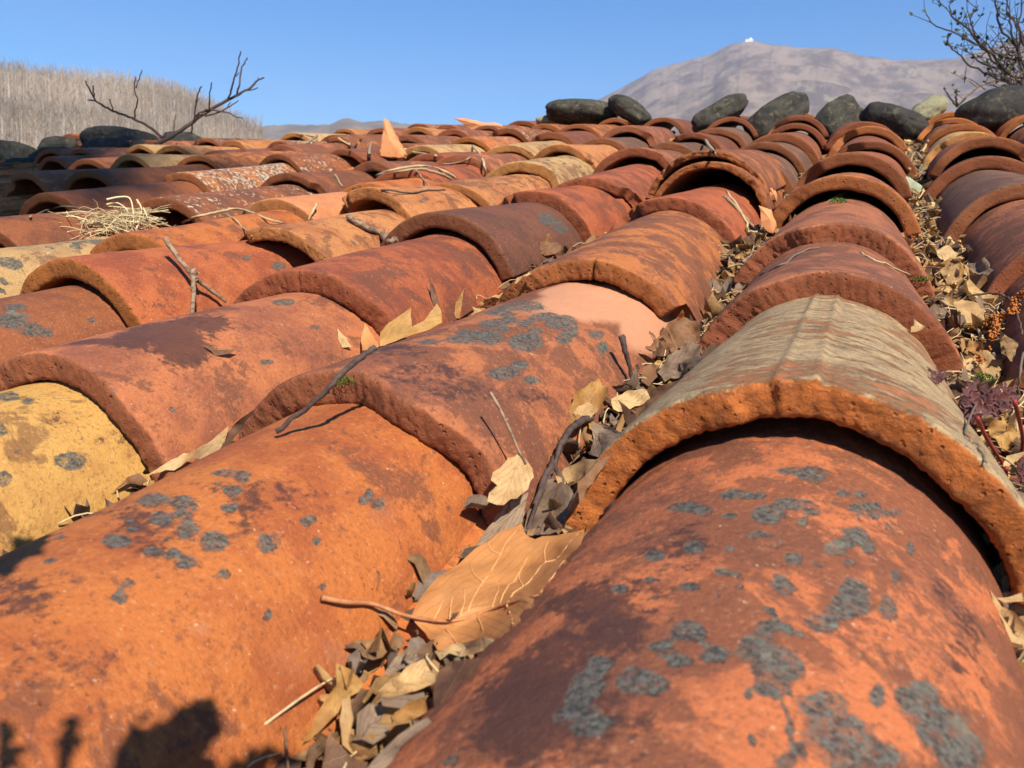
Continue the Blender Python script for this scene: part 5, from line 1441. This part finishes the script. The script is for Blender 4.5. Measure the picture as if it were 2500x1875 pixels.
k7 = 1000 / 2212
sprig = [
    [(5, 1420), (25, 1395), (70, 1420), (100, 1480), (135, 1580), (130, 1700), (-20, 1720)],
    [(300, 1700), (320, 1560), (355, 1430), (385, 1372), (420, 1420), (440, 1500), (400, 1600), (390, 1700)],
    [(560, 1700), (620, 1560), (700, 1430), (760, 1365), (770, 1440), (860, 1410), (960, 1330), (1050, 1285), (1130, 1285), (1190, 1335), (1205, 1410), (1180, 1500), (1125, 1570), (1180, 1640), (1160, 1720)],
    [(1190, 1720), (1230, 1640), (1330, 1580), (1450, 1525), (1475, 1570), (1560, 1580), (1640, 1615), (1560, 1640), (1450, 1660), (1400, 1730)],
    [(-60, 440), (60, 420), (170, 400), (285, 405), (240, 460), (250, 500), (150, 525), (90, 570), (50, 640), (-60, 670)],
]
root = empty('shadow_sprig', CAMP + Vector((-.05, -.03, .28)))  # unseen blades, outlined to throw the jagged shadow on the near tiles
for si, pl in enumerate(sprig):
    P = []
    for a, b in pl:
        px, py = a * k7, 1125 + b * k7
        h_ = None
        if 0 <= px: h_, _ = hit(px, min(py, 2000))
        if h_ is None: h_ = on_z(px, py, .05)
        P.append(h_ + SUN_ROOF * (.30 + .015 * si))
    P = [q for a_, b_ in zip(P, P[1:] + P[:1]) for q in [a_.lerp(b_, t_ / 5) + Vector((rnd.gauss(0, 1), rnd.gauss(0, 1), 0)) * (.0013 if t_ else 0) for t_ in range(5)]]
    n = len(P)
    V = P + [p + SUN_ROOF * .002 for p in P]
    F = [tuple(range(n)), tuple(range(2 * n - 1, n - 1, -1))] + [(i, n + i, n + (i + 1) % n, (i + 1) % n) for i in range(n)]
    mesh_obj('leaf', V, F, M_CROWN, parent=root, smooth=False)
tag(root, 'unseen sprig added to cast the jagged shadow on the bright orange tile', 'sprig')

# ------------------------------------------------------------------ land beyond the roof (world frame)
CW = MR @ CAMP
M3 = MR.to_3x3()
def azel(px, py):
    d = (M3 @ ray(px, py)).normalized()
    return math.atan2(d.x, d.y), math.asin(d.z)


def hill(name, prof, r0, r1, mat, z0=0.0, nz=40, naz=240, rough=.03, sd=0.0, drop=0.0, back=1.35):
    pr = sorted(azel(a, b) for a, b in prof)
    az = np.linspace(pr[0][0], pr[-1][0], naz)
    el = np.interp(az, [p[0] for p in pr], [p[1] for p in pr])
    V, F = [], []
    m = nz + 9
    def surf(a, e, s):
        r = r0 + (r1 - r0) * s
        zr = CW.z + r1 * math.tan(e) - drop
        f = s ** 0.85
        z = z0 + (zr - z0) * f
        x, y = CW.x + r * math.sin(a), CW.y + r * math.cos(a)
        q = 5.0 / (r1 - r0)
        z += (r1 - r0) * rough * (n1(x * q, y * q, sd) + .5 * n1(x * q * 2.7, y * q * 2.7, sd) + .25 * n1(x * q * 7, y * q * 7, sd)) * min(1, s * 3) * min(1, (1 - s) * 5)
        return Vector((x, y, z))
    for a, e in zip(az, el):
        e += .0010 * n1(a * 90, sd) + .0006 * n1(a * 300, sd)
        for i in range(nz + 1): V.append(surf(a, e, i / nz))
        top = V[-1]
        for i in range(1, 9):
            q = 1 + (back - 1) * i / 8
            V.append(Vector((CW.x + r1 * q * math.sin(a), CW.y + r1 * q * math.cos(a), top.z + (z0 - top.z) * (i / 8) ** 1.3)))
    for i in range(naz - 1):
        for j in range(m - 1):
            F.append((i * m + j, (i + 1) * m + j, (i + 1) * m + j + 1, i * m + j + 1))
    o = mesh_obj(name, V, F, mat, roof=False)
    tag(o, kind='structure')
    return surf, az, el


M_GROUND = simple_mat('dry_meadow', (0.16, 0.13, 0.07), (0.09, 0.085, 0.045), .05, .95, .02, 2)
V = [(-9000, -9000, -.05), (9000, -9000, -.05), (9000, 9000, -.05), (-9000, 9000, -.05)]
tag(mesh_obj('ground', V, [(0, 1, 2, 3)], M_GROUND, roof=False), kind='structure')
M_HILL = simple_mat('wooded_ground', (0.24, 0.185, 0.125), (0.15, 0.115, 0.085), .09, .95, .1, .5, stretch=(1, 1, .25))
M_FAR = simple_mat('far_hill', (0.20, 0.16, 0.12), (0.12, 0.10, 0.085), .02, .95, .1, .1)
M_MTN = simple_mat('mountain_heath', (0.235, 0.178, 0.135), (0.112, 0.088, 0.075), .018, .95, 4.0, .05, c3=(0.250, 0.215, 0.150), lo=.40, hi=.60, stretch=(1.0, .32, .5))
hill('hill', [(520, 345), (600, 318), (660, 306), (720, 304), (790, 305), (860, 300), (935, 294), (1010, 305), (1120, 316), (1300, 335), (1500, 345)], 700, 1500, M_FAR, sd=3.3)
hill('mountain', [(1250, 345), (1350, 300), (1400, 275), (1458, 245), (1520, 213), (1600, 168), (1670, 150), (1740, 130), (1780, 110), (1815, 101), (1850, 101), (1880, 108), (1950, 116), (2040, 118), (2100, 135), (2180, 146), (2240, 147), (2330, 143), (2400, 122), (2450, 102), (2500, 92), (2700, 70), (3000, 110), (3400, 200)], 800, 2400, M_MTN, naz=420, nz=80, rough=.016, sd=1.1)
prof = [(-1500, 250), (-900, 190), (-400, 175), (-150, 175), (0, 205), (100, 215), (200, 222), (300, 234), (400, 246), (470, 268), (520, 292), (570, 318), (620, 335), (700, 352), (800, 372)]
surf, az, el = hill('wooded_hill', prof, 150, 330, M_HILL, sd=5.5, rough=.02)
V, F, Tn = [], [], []
azl, azr = azel(-60, 300)[0], azel(640, 330)[0]
for i in range(6900):
    a = rnd.uniform(azl, azr); s = rnd.random() ** .8
    if s < .12: continue
    e = float(np.interp(a, az, el))
    p = surf(a, e, s)
    h = rnd.uniform(5.5, 10.5) * (.85 if s > .93 else 1)
    pale = rnd.random() < .45
    t = (0.36, 0.33, 0.30) if pale else rnd.choice([(0.20, 0.165, 0.135), (0.25, 0.20, 0.155), (0.16, 0.135, 0.12)])
    tw = rnd.choice([(0.235, 0.185, 0.145), (0.20, 0.16, 0.13), (0.27, 0.21, 0.155)])
    pt_ = .72 + .75 * (.5 + n1(p.x * .02, p.y * .02, 3)) * (.6 + .8 * rnd.random())
    t = tuple(v * pt_ for v in t); tw = tuple(v * pt_ for v in tw)
    X = Vector((math.cos(a), -math.sin(a), 0))
    Yv = Vector((math.sin(a), math.cos(a), 0))
    lean = Vector((rnd.gauss(0, .03), rnd.gauss(0, .03), 1))
    k = len(V); w0 = rnd.uniform(.04, .10)
    if i > 6500: w0 = .17; h *= 1.05; t = (.46, .43, .39)
    V += [p - X * w0, p + X * w0, p + Yv * w0, p + lean * h]; F += [(k, k + 1, k + 3), (k + 1, k + 2, k + 3), (k + 2, k, k + 3)]
    Tn += [(*t, 1)] * 4
    for b in range(13):
        z = h * rnd.uniform(.25, .92)
        q = p + lean * z
        d = X * rnd.gauss(0, .34) + Yv * rnd.gauss(0, .34) + Vector((0, 0, rnd.uniform(.5, 1)))
        L = (h - z * .75) * rnd.uniform(.35, .7)
        k = len(V); V += [q - X * .035, q + X * .035, q + d * L]; F.append((k, k + 1, k + 2))
        Tn += [(*tw, 1)] * 3
o = mesh_obj('bare_woodland', V, F, tinted_mat('winter_wood', .9, .01, 1, .2), smooth=False, attrs={'tone': ('FLOAT_COLOR', Tn)}, roof=False)
tag(o, 'leafless grey brown wood covering the hill at the left', 'woodland', kind='stuff')

# white building on the summit
a, e = azel(1829, 101)
r = 2385
B = Vector((CW.x + r * math.sin(a), CW.y + r * math.cos(a), CW.z + r * math.tan(e) - 3))
X = Vector((math.cos(a), -math.sin(a), 0)); Y = Vector((math.sin(a), math.cos(a), 0)); Zv = Vector((0, 0, 1))
root = empty('summit_building', B, roof=False)
M_WHITE = simple_mat('white_render', (0.85, 0.85, 0.84), (0.75, 0.75, 0.74), .3, .7, .01)
M_GREYR = simple_mat('grey_roof', (0.45, 0.45, 0.46), (0.35, 0.35, 0.36), .3, .7, .01)
M_PANE = simple_mat('dark_pane', (0.05, 0.06, 0.08), (0.04, 0.05, 0.06), .3, .2, .001)
def boxm(name, c, sx, sy, sz, mat):
    V = [c + X * (sx * i) + Y * (sy * j) + Zv * (sz * k) for k in (0, 1) for j in (-.5, .5) for i in (-.5, .5)]
    F = [(0, 2, 3, 1), (4, 5, 7, 6), (0, 1, 5, 4), (2, 6, 7, 3), (0, 4, 6, 2), (1, 3, 7, 5)]
    return mesh_obj(name, V, F, mat, parent=root, smooth=False, roof=False)
boxm('wall', B, 19, 12, 7, M_WHITE)
boxm('tower', B + X * 4 + Zv * 7.005, 6, 6, 4.5, M_WHITE)
boxm('roof', B - X * 3.6 + Zv * 7.005, 10.5, 12.4, .8, M_GREYR)
for i in (-6, -2, 2, 6): boxm('window', B + X * i - Y * 6.1 + Zv * 3, 1.6, .1, 2, M_PANE)
tag(root, 'tiny white building on the summit of the mountain', 'building')

# ------------------------------------------------------------------ the air
hz = bpy.data.meshes.new('haze')
x0, x1, y0, y1, z0, z1 = -2600, 2600, -30, 3600, -2, 760
vs = [(x, y, z) for z in (z0, z1) for y in (y0, y1) for x in (x0, x1)]
hz.from_pydata(vs, [], [(0, 2, 3, 1), (4, 5, 7, 6), (0, 1, 5, 4), (2, 6, 7, 3), (0, 4, 6, 2), (1, 3, 7, 5)])
m = bpy.data.materials.new('haze'); m.use_nodes = True
nt = m.node_tree
nt.nodes.remove(nt.nodes['Principled BSDF'])
pv = nt.nodes.new('ShaderNodeVolumePrincipled')
pv.inputs['Color'].default_value = (0.72, 0.76, 1.0, 1)
pv.inputs['Density'].default_value = 0.00017
pv.inputs['Anisotropy'].default_value = 0.0
nt.links.new(pv.outputs[0], nt.nodes['Material Output'].inputs['Volume'])
hz.materials.append(m)
ho = bpy.data.objects.new('haze', hz); COL.objects.link(ho)
tag(ho, kind='stuff')
ho['label'] = 'thin bluish haze between the roof and the mountain'
ho['category'] = 'haze'
